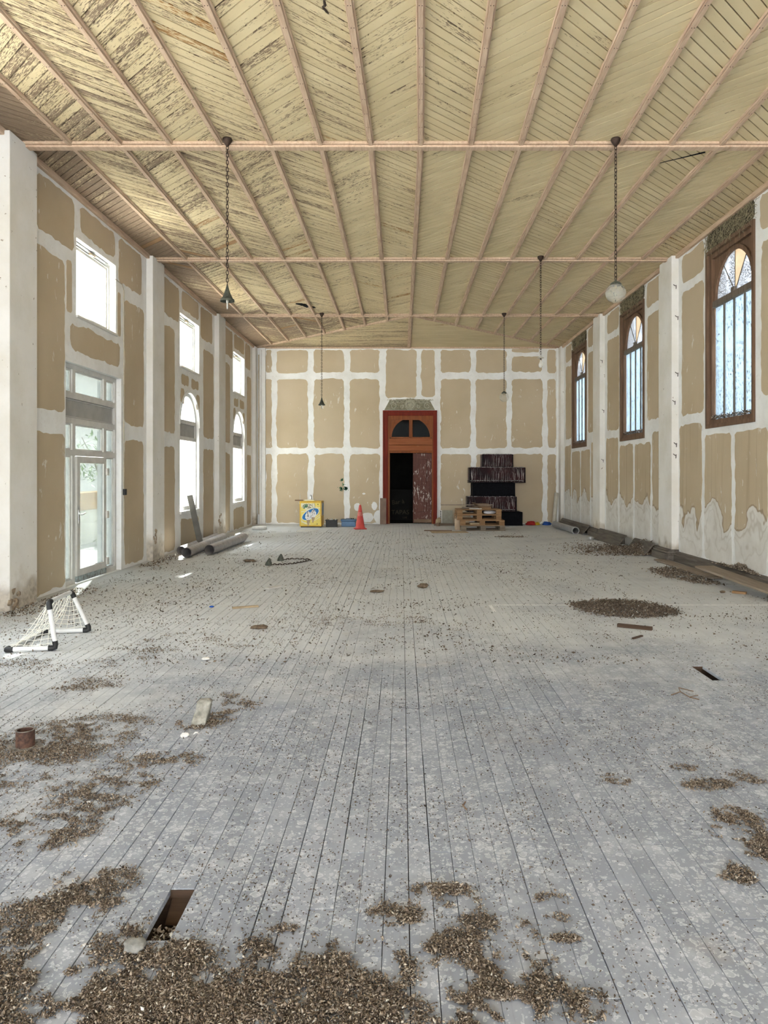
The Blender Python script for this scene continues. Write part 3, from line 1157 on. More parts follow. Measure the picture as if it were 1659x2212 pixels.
# ---- floor ---------------------------------------------------------
mb = MB()
mb.box(XL - 0.3, XR + 0.3, YF, YB + 0.3, -0.42, -0.36)
floor = mb.build('floor', M['subfloor'], kind='structure', fix=False)
PW, PX0 = 0.08867, -0.862
HOLES = [(-0.862, 2.462, 2.765), (2.3302, 5.555, 5.965)]      # (left edge, y0, y1) of the missing pieces
planks = []
k0 = math.floor((XL - PX0) / PW)
for ci in range(k0, math.ceil((XR - PX0) / PW)):
    xl, xr = PX0 + ci * PW, PX0 + (ci + 1) * PW
    cuts = [YF, 4.88 + random.uniform(-0.012, 0.012) + (0.06 if random.random() < 0.1 else 0), YB]
    y = YF + random.uniform(0.3, 2.4)
    while y < YB:
        if abs(y - 4.88) > 0.35:
            cuts.append(y)
        y += random.choice((1.1, 1.6, 2.1, 2.6, 3.1)) * random.uniform(0.85, 1.1)
    hs = [h for h in HOLES if abs(h[0] - xl) < 0.02]
    for h in hs:
        cuts = [c for c in cuts if not (h[1] - 0.4 < c < h[2] + 0.4)] + [h[1], h[2]]
    cuts = sorted(cuts)
    for a, b in zip(cuts[:-1], cuts[1:]):
        if any(abs(a - h[1]) < 1e-6 for h in hs):
            continue
        x0, x1 = max(xl, XL), min(xr, XR)
        if x1 - x0 < 0.01:
            continue
        va, vb = max(a, 2.05), b
        sc_ = 0.0
        if vb > va:
            # rough share of the picture
            for t in (0.1, 0.5, 0.9):
                ym = va + (vb - va) * t
                if -0.57 * ym < (x0 + x1) / 2 < 0.53 * ym:
                    sc_ += (vb - va) / ym ** 3
        planks.append((sc_, x0, x1, a, b))
planks.sort(key=lambda t: -t[0])
rest = MB()
for n_, (sc_, x0, x1, a, b) in enumerate(planks):
    m = MB() if n_ < 295 else rest
    g0 = random.choice((0.0005, 0.0008, 0.0013, 0.003))
    g1 = random.choice((0.0004, 0.0007, 0.0011, 0.0014))
    e0, e1 = random.uniform(0.0006, 0.0022), random.uniform(0.0006, 0.0022)
    if abs(a - 4.88) < 0.1:
        e0 = random.choice((0.001, 0.003, 0.007, 0.012))
    z = random.uniform(-0.0016, 0.0)
    tl = random.uniform(-0.0007, 0.0007)
    X0, X1, Y0, Y1 = x0 + g0, x1 - g1, a + e0, b - e1
    bv = 0.0012
    vs = [(X0, Y0, -0.024), (X1, Y0, -0.024), (X1, Y1, -0.024), (X0, Y1, -0.024),
          (X0, Y0, z - bv), (X1, Y0, z - bv), (X1, Y1, z - bv), (X0, Y1, z - bv),
          (X0 + bv, Y0 + bv, z + tl), (X1 - bv, Y0 + bv, z - tl), (X1 - bv, Y1 - bv, z - tl), (X0 + bv, Y1 - bv, z + tl)]
    fs = [(8, 9, 10, 11), (4, 5, 9, 8), (5, 6, 10, 9), (6, 7, 11, 10), (7, 4, 8, 11), (0, 1, 5, 4), (1, 2, 6, 5), (2, 3, 7, 6), (3, 0, 4, 7)]
    m.add(vs, fs)
    off, rz = random.uniform(0, 40), random.uniform(0, 90)
    m.attr('pc', [(v[1] + off, v[0], rz) for v in vs])
    if m is not rest:
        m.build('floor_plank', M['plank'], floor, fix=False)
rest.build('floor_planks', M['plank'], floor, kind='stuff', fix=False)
# joists seen through the gaps
for y in (2.77, 3.55, 4.88, 5.50, 6.02):
    MB().box(XL, XR, y + 0.004 if y < 3 else y - 0.03, y + 0.07, -0.20, -0.026).build('joist', M['joist_wood'], floor, fix=False)
# court lines painted across the planks
mb = MB()
y = 2480 / (1307 - CY)
mb.box(1.02, XR - 0.12, y - 0.022, y + 0.022, 0.0002, 0.0016)
mb.box(1.02, 1.06, y - 0.42, y + 0.02, 0.0002, 0.0017)
mb.build('painted_line', M['line_paint'], floor, label='white court line with a short corner')
mb = MB()
y = 2480 / (1210 - CY)
mb.box(0.93, 3.3, y - 0.022, y + 0.022, 0.0002, 0.0016)
mb.build('painted_line', M['line_paint'], floor)


# ---- windows -------------------------------------------------------
def slab(mp, parent, name, mat, u0, u1, w0, w1, d0, d1, bev=0.0, label=None):
    m = MB(mp)
    if bev:
        m.cbox(u0, u1, w0, w1, d0, d1, bev)
    else:
        m.box(u0, u1, w0, w1, d0, d1)
    return m.build(name, M[mat], parent, label=label)


def ring(mp, parent, name, mat, u0, u1, w0, w1, t, d0, d1, tb=None, step=0.0):
    """rectangular frame of four members, optionally with a raised outer step"""
    tb = t if tb is None else tb
    m = MB(mp)
    m.box(u0, u0 + t, w0, w1, d0, d1)
    m.box(u1 - t, u1, w0, w1, d0, d1)
    m.box(u0 + t, u1 - t, w1 - t, w1, d0, d1)
    if tb:
        m.box(u0 + t, u1 - t, w0, w0 + tb, d0, d1)
    if step:
        s = t * 0.45
        m.box(u0, u0 + s, w0, w1, d0 - step, d0)
        m.box(u1 - s, u1, w0, w1, d0 - step, d0)
        m.box(u0 + s, u1 - s, w1 - s, w1, d0 - step, d0)
        if tb:
            m.box(u0 + s, u1 - s, w0, w0 + s, d0 - step, d0)
    return m.build(name, M[mat], parent)


WN = [0]


def win_root():
    WN[0] += 1
    e = empty('window_%d' % WN[0])
    e['kind'] = 'structure'
    return e


for bi, c in enumerate(BAYS_L):
    r = win_root()
    tag(r, None)
    ring(m_left, r, 'frame', 'window_white', c - UPH, c + UPH, UZ0, UZ1, 0.055, 0.10, 0.17)
    ring(m_left, r, 'sash', 'window_white', c - UPH + 0.055, c + UPH - 0.055, UZ0 + 0.055, UZ1 - 0.055, 0.035, 0.12, 0.15)
    slab(m_left, r, 'pane', 'glass_clear', c - UPH + 0.085, c + UPH - 0.085, UZ0 + 0.085, UZ1 - 0.085, 0.132, 0.136)
    slab(m_left, r, 'closer_bar', 'zinc', c - UPH + 0.02, c + UPH - 0.1, UZ1 - 0.035, UZ1 - 0.012, 0.075, 0.10, label='thin metal bar along the head')
    slab(m_left, r, 'latch', 'brass', c - 0.09, c + 0.05, UZ1 - 0.06, UZ1 - 0.03, 0.05, 0.09)
    slab(m_left, r, 'sill', 'window_white', c - UPH - 0.01, c + UPH + 0.03, UZ0 - 0.035, UZ0 + 0.002, -0.03, 0.12, 0.006)
    if abs(c - 11.02) < 0.1:
        continue
    r = win_root()
    m = MB(m_left)
    t = 0.075
    m.box(c - ARH, c - ARH + t, AZ0, ASP, 0.06, 0.15)
    m.box(c + ARH - t, c + ARH, AZ0, ASP, 0.06, 0.15)
    m.box(c - ARH + t, c + ARH - t, AZ0, AZ0 + 0.09, 0.06, 0.15)
    m.build('frame', M['door_frame_white'], r)
    m = MB(m_left)
    n = 20
    for i in range(n):
        a0, a1 = PI * i / n, PI * (i + 1) / n
        m.prism([(c + q * math.cos(a), ASP + q * math.sin(a)) for q, a in ((ARH - t, a0), (ARH, a0), (ARH, a1), (ARH - t, a1))], 0.06, 0.15)
    m.build('arch_frame', M['door_frame_white'], r)
    m = MB(m_left)
    for i in range(n):
        a0, a1 = PI * i / n, PI * (i + 1) / n
        m.prism([(c + q * math.cos(a), ASP + q * math.sin(a)) for q, a in ((ARH + 0.005, a0), (ARH + 0.06, a0), (ARH + 0.06, a1), (ARH + 0.005, a1))], -0.015, 0.01)
    m.build('arch_moulding', M['compound'], r)
    slab(m_left, r, 'transom', 'door_frame_white', c - ARH + t, c + ARH - t, 2.60, 2.68, 0.05, 0.15)
    slab(m_left, r, 'transom', 'door_frame_white', c - ARH + t, c + ARH - t, 2.25, 2.33, 0.05, 0.15)
    slab(m_left, r, 'infill_panel', 'frame_panel_grey', c - ARH + t, c + ARH - t, 2.33, 2.60, 0.09, 0.12)
    slab(m_left, r, 'pane', 'glass_clear', c - ARH + t, c + ARH - t, AZ0 + 0.09, 2.25, 0.103, 0.107)
    ra = ARH - t
    MB(m_left).prism([(c + math.sqrt(max(0, ra * ra - 0.12 * 0.12)), 2.68)] + [(c + ra * math.cos(PI * i / n), ASP + ra * math.sin(PI * i / n)) for i in range(2, n - 1)] + [(c - math.sqrt(ra * ra - 0.12 * 0.12), 2.68)], 0.103, 0.107).build('pane', M['glass_clear'], r)
    slab(m_left, r, 'sill', 'compound', c - ARH - 0.02, c + ARH + 0.02, AZ0 - 0.06, AZ0 + 0.005, -0.035, 0.10, 0.008)

for bi, c in enumerate(BAYS_R):
    r = win_root()
    ring(m_right, r, 'frame', 'window_wood', c - RWH, c + RWH, RZ0, RZ1, 0.13, 0.02, 0.16, step=0.05)
    h2 = RWH - 0.13
    spring = 4.28
    ra = 0.63
    top = RZ1 - 0.13
    m = MB(m_right)
    spandrel(m, c, ra, spring, top, 0.075, 0.115, 16, h2)
    m.build('spandrel_panel', M['window_wood'], r)
    m = MB(m_right)
    n = 18
    for i in range(n):
        a0, a1 = PI * i / n, PI * (i + 1) / n
        m.prism([(c + q * math.cos(a), spring + q * math.sin(a)) for q, a in ((ra - 0.012, a0), (ra + 0.055, a0), (ra + 0.055, a1), (ra - 0.012, a1))], 0.045, 0.08)
    m.build('arch_moulding', M['window_wood'], r)
    slab(m_right, r, 'transom', 'window_wood_grey', c - h2, c + h2, spring - 0.10, spring, 0.03, 0.13, 0.01)
    MB(m_right).cbox(c - 0.05, c + 0.05, spring - 0.02, spring + 0.07, 0.035, 0.12, 0.012).build('boss', M['window_wood_grey'], r)
    angs = [0, 52, 90, 128, 180]
    for a in angs[1:-1]:
        q = math.radians(a)
        MB(m_right).tube([(c + 0.03 * math.cos(q), spring + 0.03 * math.sin(q), 0.085), (c + ra * math.cos(q), spring + ra * math.sin(q), 0.085)], 0.0075, 6).build('glazing_bar', M['window_wood_grey'], r)
    for a0, a1 in zip(angs[:-1], angs[1:]):
        # seen from inside, the pane right of the middle bar is a warm opaque sheet
        peach = (a0 == 90)
        poly = [(c, spring)] + [(c + ra * math.cos(math.radians(a0 + (a1 - a0) * i / 6)), spring + ra * math.sin(math.radians(a0 + (a1 - a0) * i / 6))) for i in range(7)]
        MB(m_right).prism(poly, 0.088, 0.092).build('pane', M['glass_fan'] if not peach else M['peach_glass'], r)
    z0, z1 = RZ0 + 0.13, spring - 0.10
    us = [c - h2 + (2 * h2) * i / 4 for i in range(5)]
    for u in us[1:-1]:
        slab(m_right, r, 'glazing_bar', 'window_wood_grey', u - 0.0125, u + 0.0125, z0, z1, 0.06, 0.10)
    for u0, u1 in zip(us[:-1], us[1:]):
        slab(m_right, r, 'pane', 'glass_frosted', u0 + 0.004, u1 - 0.004, z0, z1, 0.082, 0.086)

# ---- glazed door in the left wall ----------------------------------
r = empty('door_1')
r['kind'] = 'structure'
u = [DR0, DR0 + 0.07, 10.36, 10.455, 11.455, 11.55, DR1 - 0.07, DR1]
ring(m_left, r, 'frame', 'door_frame_white', DR0, DR1, 0.0, DRT, 0.07, 0.08, 0.19, tb=0)
for nm, w0, w1 in (('rail', 2.60, 2.68), ('rail', 2.25, 2.33), ('rail', 1.80, 1.88)):
    slab(m_left, r, nm, 'door_frame_white', u[1], u[-2], w0, w1, 0.075, 0.185)
slab(m_left, r, 'rail', 'door_frame_white', u[1], u[2], 0.0, 0.07, 0.075, 0.185)
slab(m_left, r, 'rail', 'door_frame_white', u[5], u[-2], 0.0, 0.07, 0.075, 0.185)
slab(m_left, r, 'infill_panel', 'frame_panel_grey', u[1], u[-2], 2.33, 2.60, 0.11, 0.14)
ring(m_left, r, 'panel_bead', 'door_frame_white', u[1] + 0.01, u[-2] - 0.02, 2.34, 2.59, 0.012, 0.10, 0.115)
for w0, w1 in ((2.68, DRT - 0.07), (1.88, 2.25), (0.07, 1.80)):
    for a, b in ((u[2], u[3]), (u[4], u[5])):
        slab(m_left, r, 'mullion', 'door_frame_white', a, b, w0 if w0 > 0.1 else 0.0, w1, 0.078, 0.18)
    for a, b in ((u[1], u[2]), (u[3], u[4]), (u[5], u[6])):
        if w0 < 0.1 and a == u[3]:
            continue
        ring(m_left, r, 'glazing_bead', 'door_frame_white', a, b, w0, w1, 0.022, 0.105, 0.135)
        slab(m_left, r, 'pane', 'glass_door', a + 0.02, b - 0.02, w0 + 0.02, w1 - 0.02, 0.122, 0.126)
leaf = empty('door_leaf', parent=r)
ring(m_left, leaf, 'leaf_frame', 'door_frame_white', u[3] - 0.015, u[4] + 0.015, 0.10, 1.795, 0.095, 0.045, 0.10)
slab(m_left, leaf, 'bottom_rail', 'blue_paint', u[3] - 0.015, u[4] + 0.015, 0.012, 0.10, 0.044, 0.10, label='worn blue bottom rail')
slab(m_left, leaf, 'leaf_pane', 'glass_door', u[3] + 0.08, u[4] - 0.08, 0.195, 1.70, 0.07, 0.074)
for w0 in (0.14, 0.86, 1.52):
    slab(m_left, leaf, 'hinge', 'window_white', u[4] - 0.005, u[4] + 0.075, w0, w0 + 0.11, 0.022, 0.05, 0.006)
m = MB(m_left)
m.cbox(u[3] + 0.008, u[3] + 0.045, 0.84, 1.04, 0.034, 0.046, 0.004)
m.tube([(u[3] + 0.027, 0.97, 0.04), (u[3] + 0.027, 0.97, -0.01), (u[3] + 0.12, 0.985, -0.012)], 0.010, 8)
m.build('handle', M['zinc'], leaf)

# ---- dark doorway in the back wall ---------------------------------
r = empty('door_2')
r['kind'] = 'structure'
m = MB(m_back)
for s in (-1, 1):
    a, b = (-0.584, -0.43) if s < 0 else (0.965, 1.083)
    m.cbox(a, b, 0.0, 3.47, -0.05, 0.02, 0.01)
    i0, i1 = (a, a + 0.04) if s < 0 else (b - 0.04, b)
    m.cbox(i0, i1, 0.0, 3.47, -0.075, -0.045, 0.008)
m.cbox(-0.43, 0.965, 3.33, 3.47, -0.05, 0.02, 0.01)
m.cbox(-0.584, 1.083, 3.435, 3.49, -0.085, -0.045, 0.008)
m.build('casing', M['door_red'], r)
m = MB(m_back)
m.box(-0.45, -0.37, 0.0, 3.34, -0.015, 0.16)
m.box(0.926, 0.985, 0.0, 3.34, -0.015, 0.16)
m.box(-0.37, 0.926, 3.26, 3.34, -0.015, 0.16)
m.build('jamb', M['door_brown'], r)
acx, ar, az = 0.278, 0.60, 2.665
m = MB(m_back)
spandrel(m, acx, ar, az, 3.27, 0.03, 0.07, 20, 0.648)
m.build('spandrel_panel', M['door_brown'], r)
m = MB(m_back)
for i in range(20):
    a0, a1 = PI * i / 20, PI * (i + 1) / 20
    m.prism([(acx + q * math.cos(a), az + q * math.sin(a)) for q, a in ((ar - 0.01, a0), (ar + 0.055, a0), (ar + 0.055, a1), (ar - 0.01, a1))], 0.005, 0.05)
m.build('arch_moulding', M['door_brown'], r)
slab(m_back, r, 'transom_mullion', 'door_brown', acx - 0.055, acx + 0.055, az - 0.02, 3.27, -0.005, 0.06, 0.012)
m = MB(m_back)
m.box(-0.37, 0.926, 3.20, 3.262, -0.01, 0.05)
m.box(-0.37, -0.325, az, 3.20, -0.01, 0.05)
m.box(0.880, 0.926, az, 3.20, -0.01, 0.05)
m.box(-0.34, 0.896, az - 0.03, az + 0.012, -0.005, 0.06)
m.build('transom_frame', M['door_brown'], r)
for s in (0, 1):
    poly = [(acx, az)] + [(acx + ar * math.cos(PI / 2 * (s + i / 8)), az + ar * math.sin(PI / 2 * (s + i / 8))) for i in range(9)]
    MB(m_back).prism(poly, 0.050, 0.054).build('pane', M['glass_dark'], r)
slab(m_back, r, 'cross_rail', 'door_rail', -0.40, 0.945, 2.43, 2.635, -0.03, 0.08, 0.012)
slab(m_back, r, 'cross_rail', 'door_rail', -0.40, 0.945, 2.245, 2.425, -0.022, 0.08, 0.012)
slab(m_back, r, 'cross_rail', 'door_brown', -0.42, 0.955, 2.185, 2.24, -0.028, 0.08, 0.006)
leaf = empty('door_leaf', parent=r)
slab(m_back, leaf, 'leaf_body', 'door_leaf', 0.352, 0.924, 0.03, 2.18, 0.07, 0.11, 0.005)
for w0, w1 in ((1.13, 2.08), (0.30, 1.00)):
    ring(m_back, leaf, 'panel_moulding', 'door_leaf', 0.42, 0.85, w0, w1, 0.045, 0.050, 0.072)
    slab(m_back, leaf, 'raised_panel', 'door_leaf', 0.50, 0.77, w0 + 0.09, w1 - 0.09, 0.055, 0.072, 0.012)
slab(m_back, leaf, 'kick_strip', 'scrap_wood', 0.365, 0.91, 0.035, 0.14, 0.058, 0.072, 0.004)
slab(m_back, leaf, 'edge_strip', 'door_leaf', 0.345, 0.375, 0.03, 2.18, 0.05, 0.075, 0.004)
# the unlit room beyond
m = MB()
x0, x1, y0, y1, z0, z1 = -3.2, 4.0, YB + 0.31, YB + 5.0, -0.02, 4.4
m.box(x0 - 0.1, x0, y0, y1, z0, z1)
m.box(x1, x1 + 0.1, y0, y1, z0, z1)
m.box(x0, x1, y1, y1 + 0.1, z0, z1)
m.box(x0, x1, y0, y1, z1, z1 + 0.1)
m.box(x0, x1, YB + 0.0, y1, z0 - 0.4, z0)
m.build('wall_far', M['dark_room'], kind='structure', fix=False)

# ================================================================== BASEBOARD, STRAW PATCHES
def base_profile(y0, y1, out=0.105, h=0.17, tilt=0.0, x=XR):
    m = MB()
    prof = [(0.0, 0.0), (-out, 0.0), (-out - tilt, h * 0.66), (-out * 0.80 - tilt, h * 0.72), (-out * 0.72 - tilt, h * 0.85), (-out * 0.30, h * 0.95), (0.0, h)]
    n = len(prof)
    m.add([(x + a, y0, b) for a, b in prof] + [(x + a, y1, b) for a, b in prof],
          [tuple(range(n)), tuple(range(2 * n - 1, n - 1, -1))] + [(i, i + n, (i + 1) % n + n, (i + 1) % n) for i in range(n)])
    return m


bb = empty('baseboard_right', (0, 0, 0))
bb['kind'] = 'structure'
base_profile(4.37, 8.34).build('board', M['base_wood'], bb)
base_profile(8.96, 13.12).build('board', M['base_wood'], bb)
base_profile(13.90, 15.3, 0.09, 0.16).build('board', M['base_wood'], bb)
base_profile(16.3, 17.88, 0.09, 0.16).build('board', M['base_wood'], bb)
base_profile(18.70, YB - 0.35, 0.09, 0.17).build('board', M['base_wood'], bb)
for y in (8.655, 13.45, 18.22):
    m = MB()
    m.cbox(XR - 0.235, XR, y - 0.36, y + 0.42, 0.0, 0.13, 0.006)
    m.cbox(XR - 0.215, XR, y - 0.345, y + 0.40, 0.13, 0.175, 0.012)
    m.cbox(XR - 0.190, XR, y - 0.33, y + 0.38, 0.175, 0.205, 0.008)
    m.build('pillar_base', M['base_wood'], bb)
# boards that came loose and lean out from the wall
for y0, y1, lab in ((13.95, 15.1, 'loose baseboard leaning from the right wall in front of the near pillar base'),
                    (15.7, 17.75, 'loose baseboard sheet leaning from the right wall between two pillar bases'),
                    (18.75, 21.9, 'long loose baseboard leaning from the right wall behind the grey pipe')):
    m = MB()
    ym = (y0 + y1) / 2
    Mx = rot(0, -math.radians(48), 0, (XR - 0.34, ym, 0.0))
    m.cbox(0.0, 0.31, -(y1 - y0) / 2, (y1 - y0) / 2, 0.0, 0.018, 0.004, Mx)
    m.cbox(0.22, 0.30, -(y1 - y0) / 2, (y1 - y0) / 2, 0.018, 0.032, 0.004, Mx)
    tag(m.build('loose_board', M['base_wood']), lab, 'board')

# straw and mud packed over the right-hand windows
for c in BAYS_R[4:]:
    o = MB(m_right)
    o.prism(ragged(c - 0.80, c + 0.80, 5.10, 5.385, 0.02, 0.06, seed=c), -0.006, 0.02)
    for j in range(26):
        u, w = random.uniform(c - 0.76, c + 0.76), random.uniform(5.12, 5.36)
        bm = bmesh.new()
        bmesh.ops.create_icosphere(bm, subdivisions=1, radius=1)
        for v in bm.verts:
            k_ = 1 + 0.5 * mnoise.noise(v.co * 2 + Vector((j, c, 0)))
            v.co = Vector((u + v.co.x * 0.09 * k_, w + v.co.y * 0.045 * k_, -0.004 + v.co.z * 0.022 * k_))
        o.from_bm(bm)
    patch = o.build('mud_patch', M['mud_straw'], wall_right, label='rough patch of dark mud and straw over the window')
    m = MB(m_right)
    for j in range(420):
        u, w = random.uniform(c - 0.80, c + 0.80), random.uniform(5.10, 5.38)
        a, L = random.uniform(0, 2 * PI), random.uniform(0.06, 0.2)
        d = random.uniform(-0.035, -0.008)
        b = a + random.uniform(-0.9, 0.9)
        p0 = (u, w, d)
        p1 = (u + 0.5 * L * math.cos(a), min(5.39, w + 0.5 * L * math.sin(a)), d - random.uniform(0, 0.02))
        p2 = (p1[0] + 0.5 * L * math.cos(b), min(5.39, p1[1] + 0.5 * L * math.sin(b)), d)
        m.tube([p0, p1, p2], random.uniform(0.0018, 0.004), 3, caps=False)
    o = m.build('straw', M['straw'], patch, kind='stuff', fix=False)

# carved stone panel over the doorway
m = MB(m_back)
m.prism([(-0.54, 3.505), (1.02, 3.505), (0.86, 3.80), (0.62, 3.835), (-0.12, 3.835), (-0.38, 3.80)], -0.012, 0.01)
orn = m.build('carved_panel', M['ornament_shaded'], wall_back, label='grey carved stone panel with a central ring over the doorway')
m = MB(m_back)
c0 = (0.26, 3.665)
m.tube([(c0[0] + 0.125 * math.cos(2 * PI * i / 28), c0[1] + 0.11 * math.sin(2 * PI * i / 28), -0.045) for i in range(28)], 0.026, 7, closed=True)
m.tube([(c0[0] + 0.165 * math.cos(2 * PI * i / 28), c0[1] + 0.15 * math.sin(2 * PI * i / 28), -0.018) for i in range(28)], 0.013, 6, closed=True)
m.build('ring', M['ornament_lit'], orn, smooth=True)
m = MB(m_back)
for s in (-1, 1):
    # scrolls at both ends and beside the ring
    for (du, w, r0, turns, ph) in ((0.52, 3.63, 0.11, 1.4, 0.5), (0.26, 3.61, 0.06, 1.2, 2.0), (0.40, 3.78, 0.05, 1.1, 0.0), (0.56, 3.77, 0.045, 1.0, 2.2)):
        pts = []
        for i in range(26):
            q = i / 25
            a = ph + turns * 2 * PI * q
            rr = r0 * (1 - 0.75 * q)
            pts.append((c0[0] + s * (du + rr * math.cos(a)), w + rr * math.sin(a), -0.032))
        m.tube(pts, [0.020 - 0.010 * i / 25 for i in range(26)], 6)
    m.tube([(c0[0] + s * (0.10 + 0.55 * i / 14), 3.80 + 0.02 * math.sin(i * 1.1), -0.022) for i in range(15)], 0.014, 6)
    m.tube([(c0[0] + s * (0.17 + 0.40 * i / 14), 3.735 + 0.008 * math.sin(i * 0.9), -0.020) for i in range(15)], 0.009, 6)
    m.tube([(c0[0] + s * 0.02, 3.83, -0.035), (c0[0] + s * 0.09, 3.85, -0.03), (c0[0] + s * 0.17, 3.815, -0.025), (c0[0] + s * 0.20, 3.77, -0.02)], [0.016, 0.014, 0.011, 0.006], 6)
    for j in range(7):
        m.tube([(c0[0] + s * (0.30 + 0.06 * j), 3.80, -0.02), (c0[0] + s * (0.33 + 0.06 * j), 3.825, -0.028), (c0[0] + s * (0.35 + 0.06 * j), 3.80, -0.02)], [0.006, 0.012, 0.004], 5)
m.build('scrolls', M['ornament_lit'], orn, smooth=True)
m = MB(m_back)
bm = bmesh.new(); bmesh.ops.create_icosphere(bm, subdivisions=2, radius=1)
for v in bm.verts:
    v.co = Vector((c0[0] + v.co.x * 0.10, c0[1] + v.co.y * 0.085, -0.012 + v.co.z * 0.02))
m.from_bm(bm)
bm = bmesh.new(); bmesh.ops.create_icosphere(bm, subdivisions=1, radius=1)
for v in bm.verts:
    v.co = Vector((c0[0] + v.co.x * 0.035, 3.845 + v.co.y * 0.035, -0.03 + v.co.z * 0.03))
m.from_bm(bm)
m.build('boss', M['ornament_lit'], orn, smooth=True)

# wires and boxes on the left wall
r = empty('switch_cable', (XL - 0.004, 12.0, 1.2))
tag(r, 'thin wall cable running down to a small black switch by the glazed door', 'cable')
m = MB()
m.tube([(0.008, -0.32, 3.42), (0.008, -0.02, 3.41), (0.008, 0.06, 3.33), (0.008, 0.06, 0.0), (0.008, 0.07, -0.62)], 0.009, 6)
m.build('conduit', M['conduit'], r)
MB().cbox(0.004, 0.045, 0.02, 0.10, 0.0, 0.10, 0.006).build('switch', M['black_plastic'], r)
MB().cbox(0.004, 0.025, 0.055, 0.11, 0.04, 0.10, 0.006).build('cover', M['conduit'], r)
# nailed cable clips and loose ends on the right pillars
for y, zs in ((13.14, (4.9, 4.35, 3.35, 2.85, 2.1, 1.9)), (17.92, (4.3, 3.1, 1.9))):
    m = MB()
    for z in zs:
        x = XR - 0.06 + random.uniform(-0.03, 0.03)
        m.tube([(x - 0.03, y - 0.012, z), (x, y - 0.03, z - 0.03), (x + 0.02, y - 0.012, z - 0.01), (x + 0.01, y - 0.03, z - 0.08)], 0.006, 5)
    m.build('wire_ends', M['wire'], wall_right)

# ================================================================== PENDANT LAMPS
def link_mesh(L=0.052, w=0.026, r=0.0042, n=14, k=6):
    m = MB()
    pts = []
    for i in range(n):
        a = 2 * PI * i / n
        x, z = math.cos(a) * w / 2, math.sin(a) * w / 2
        z += (L - w) / 2 if math.sin(a) > 0 else -(L - w) / 2
        pts.append((x, 0, z))
    m.tube(pts, r, k, closed=True)
    return m


LINK = None


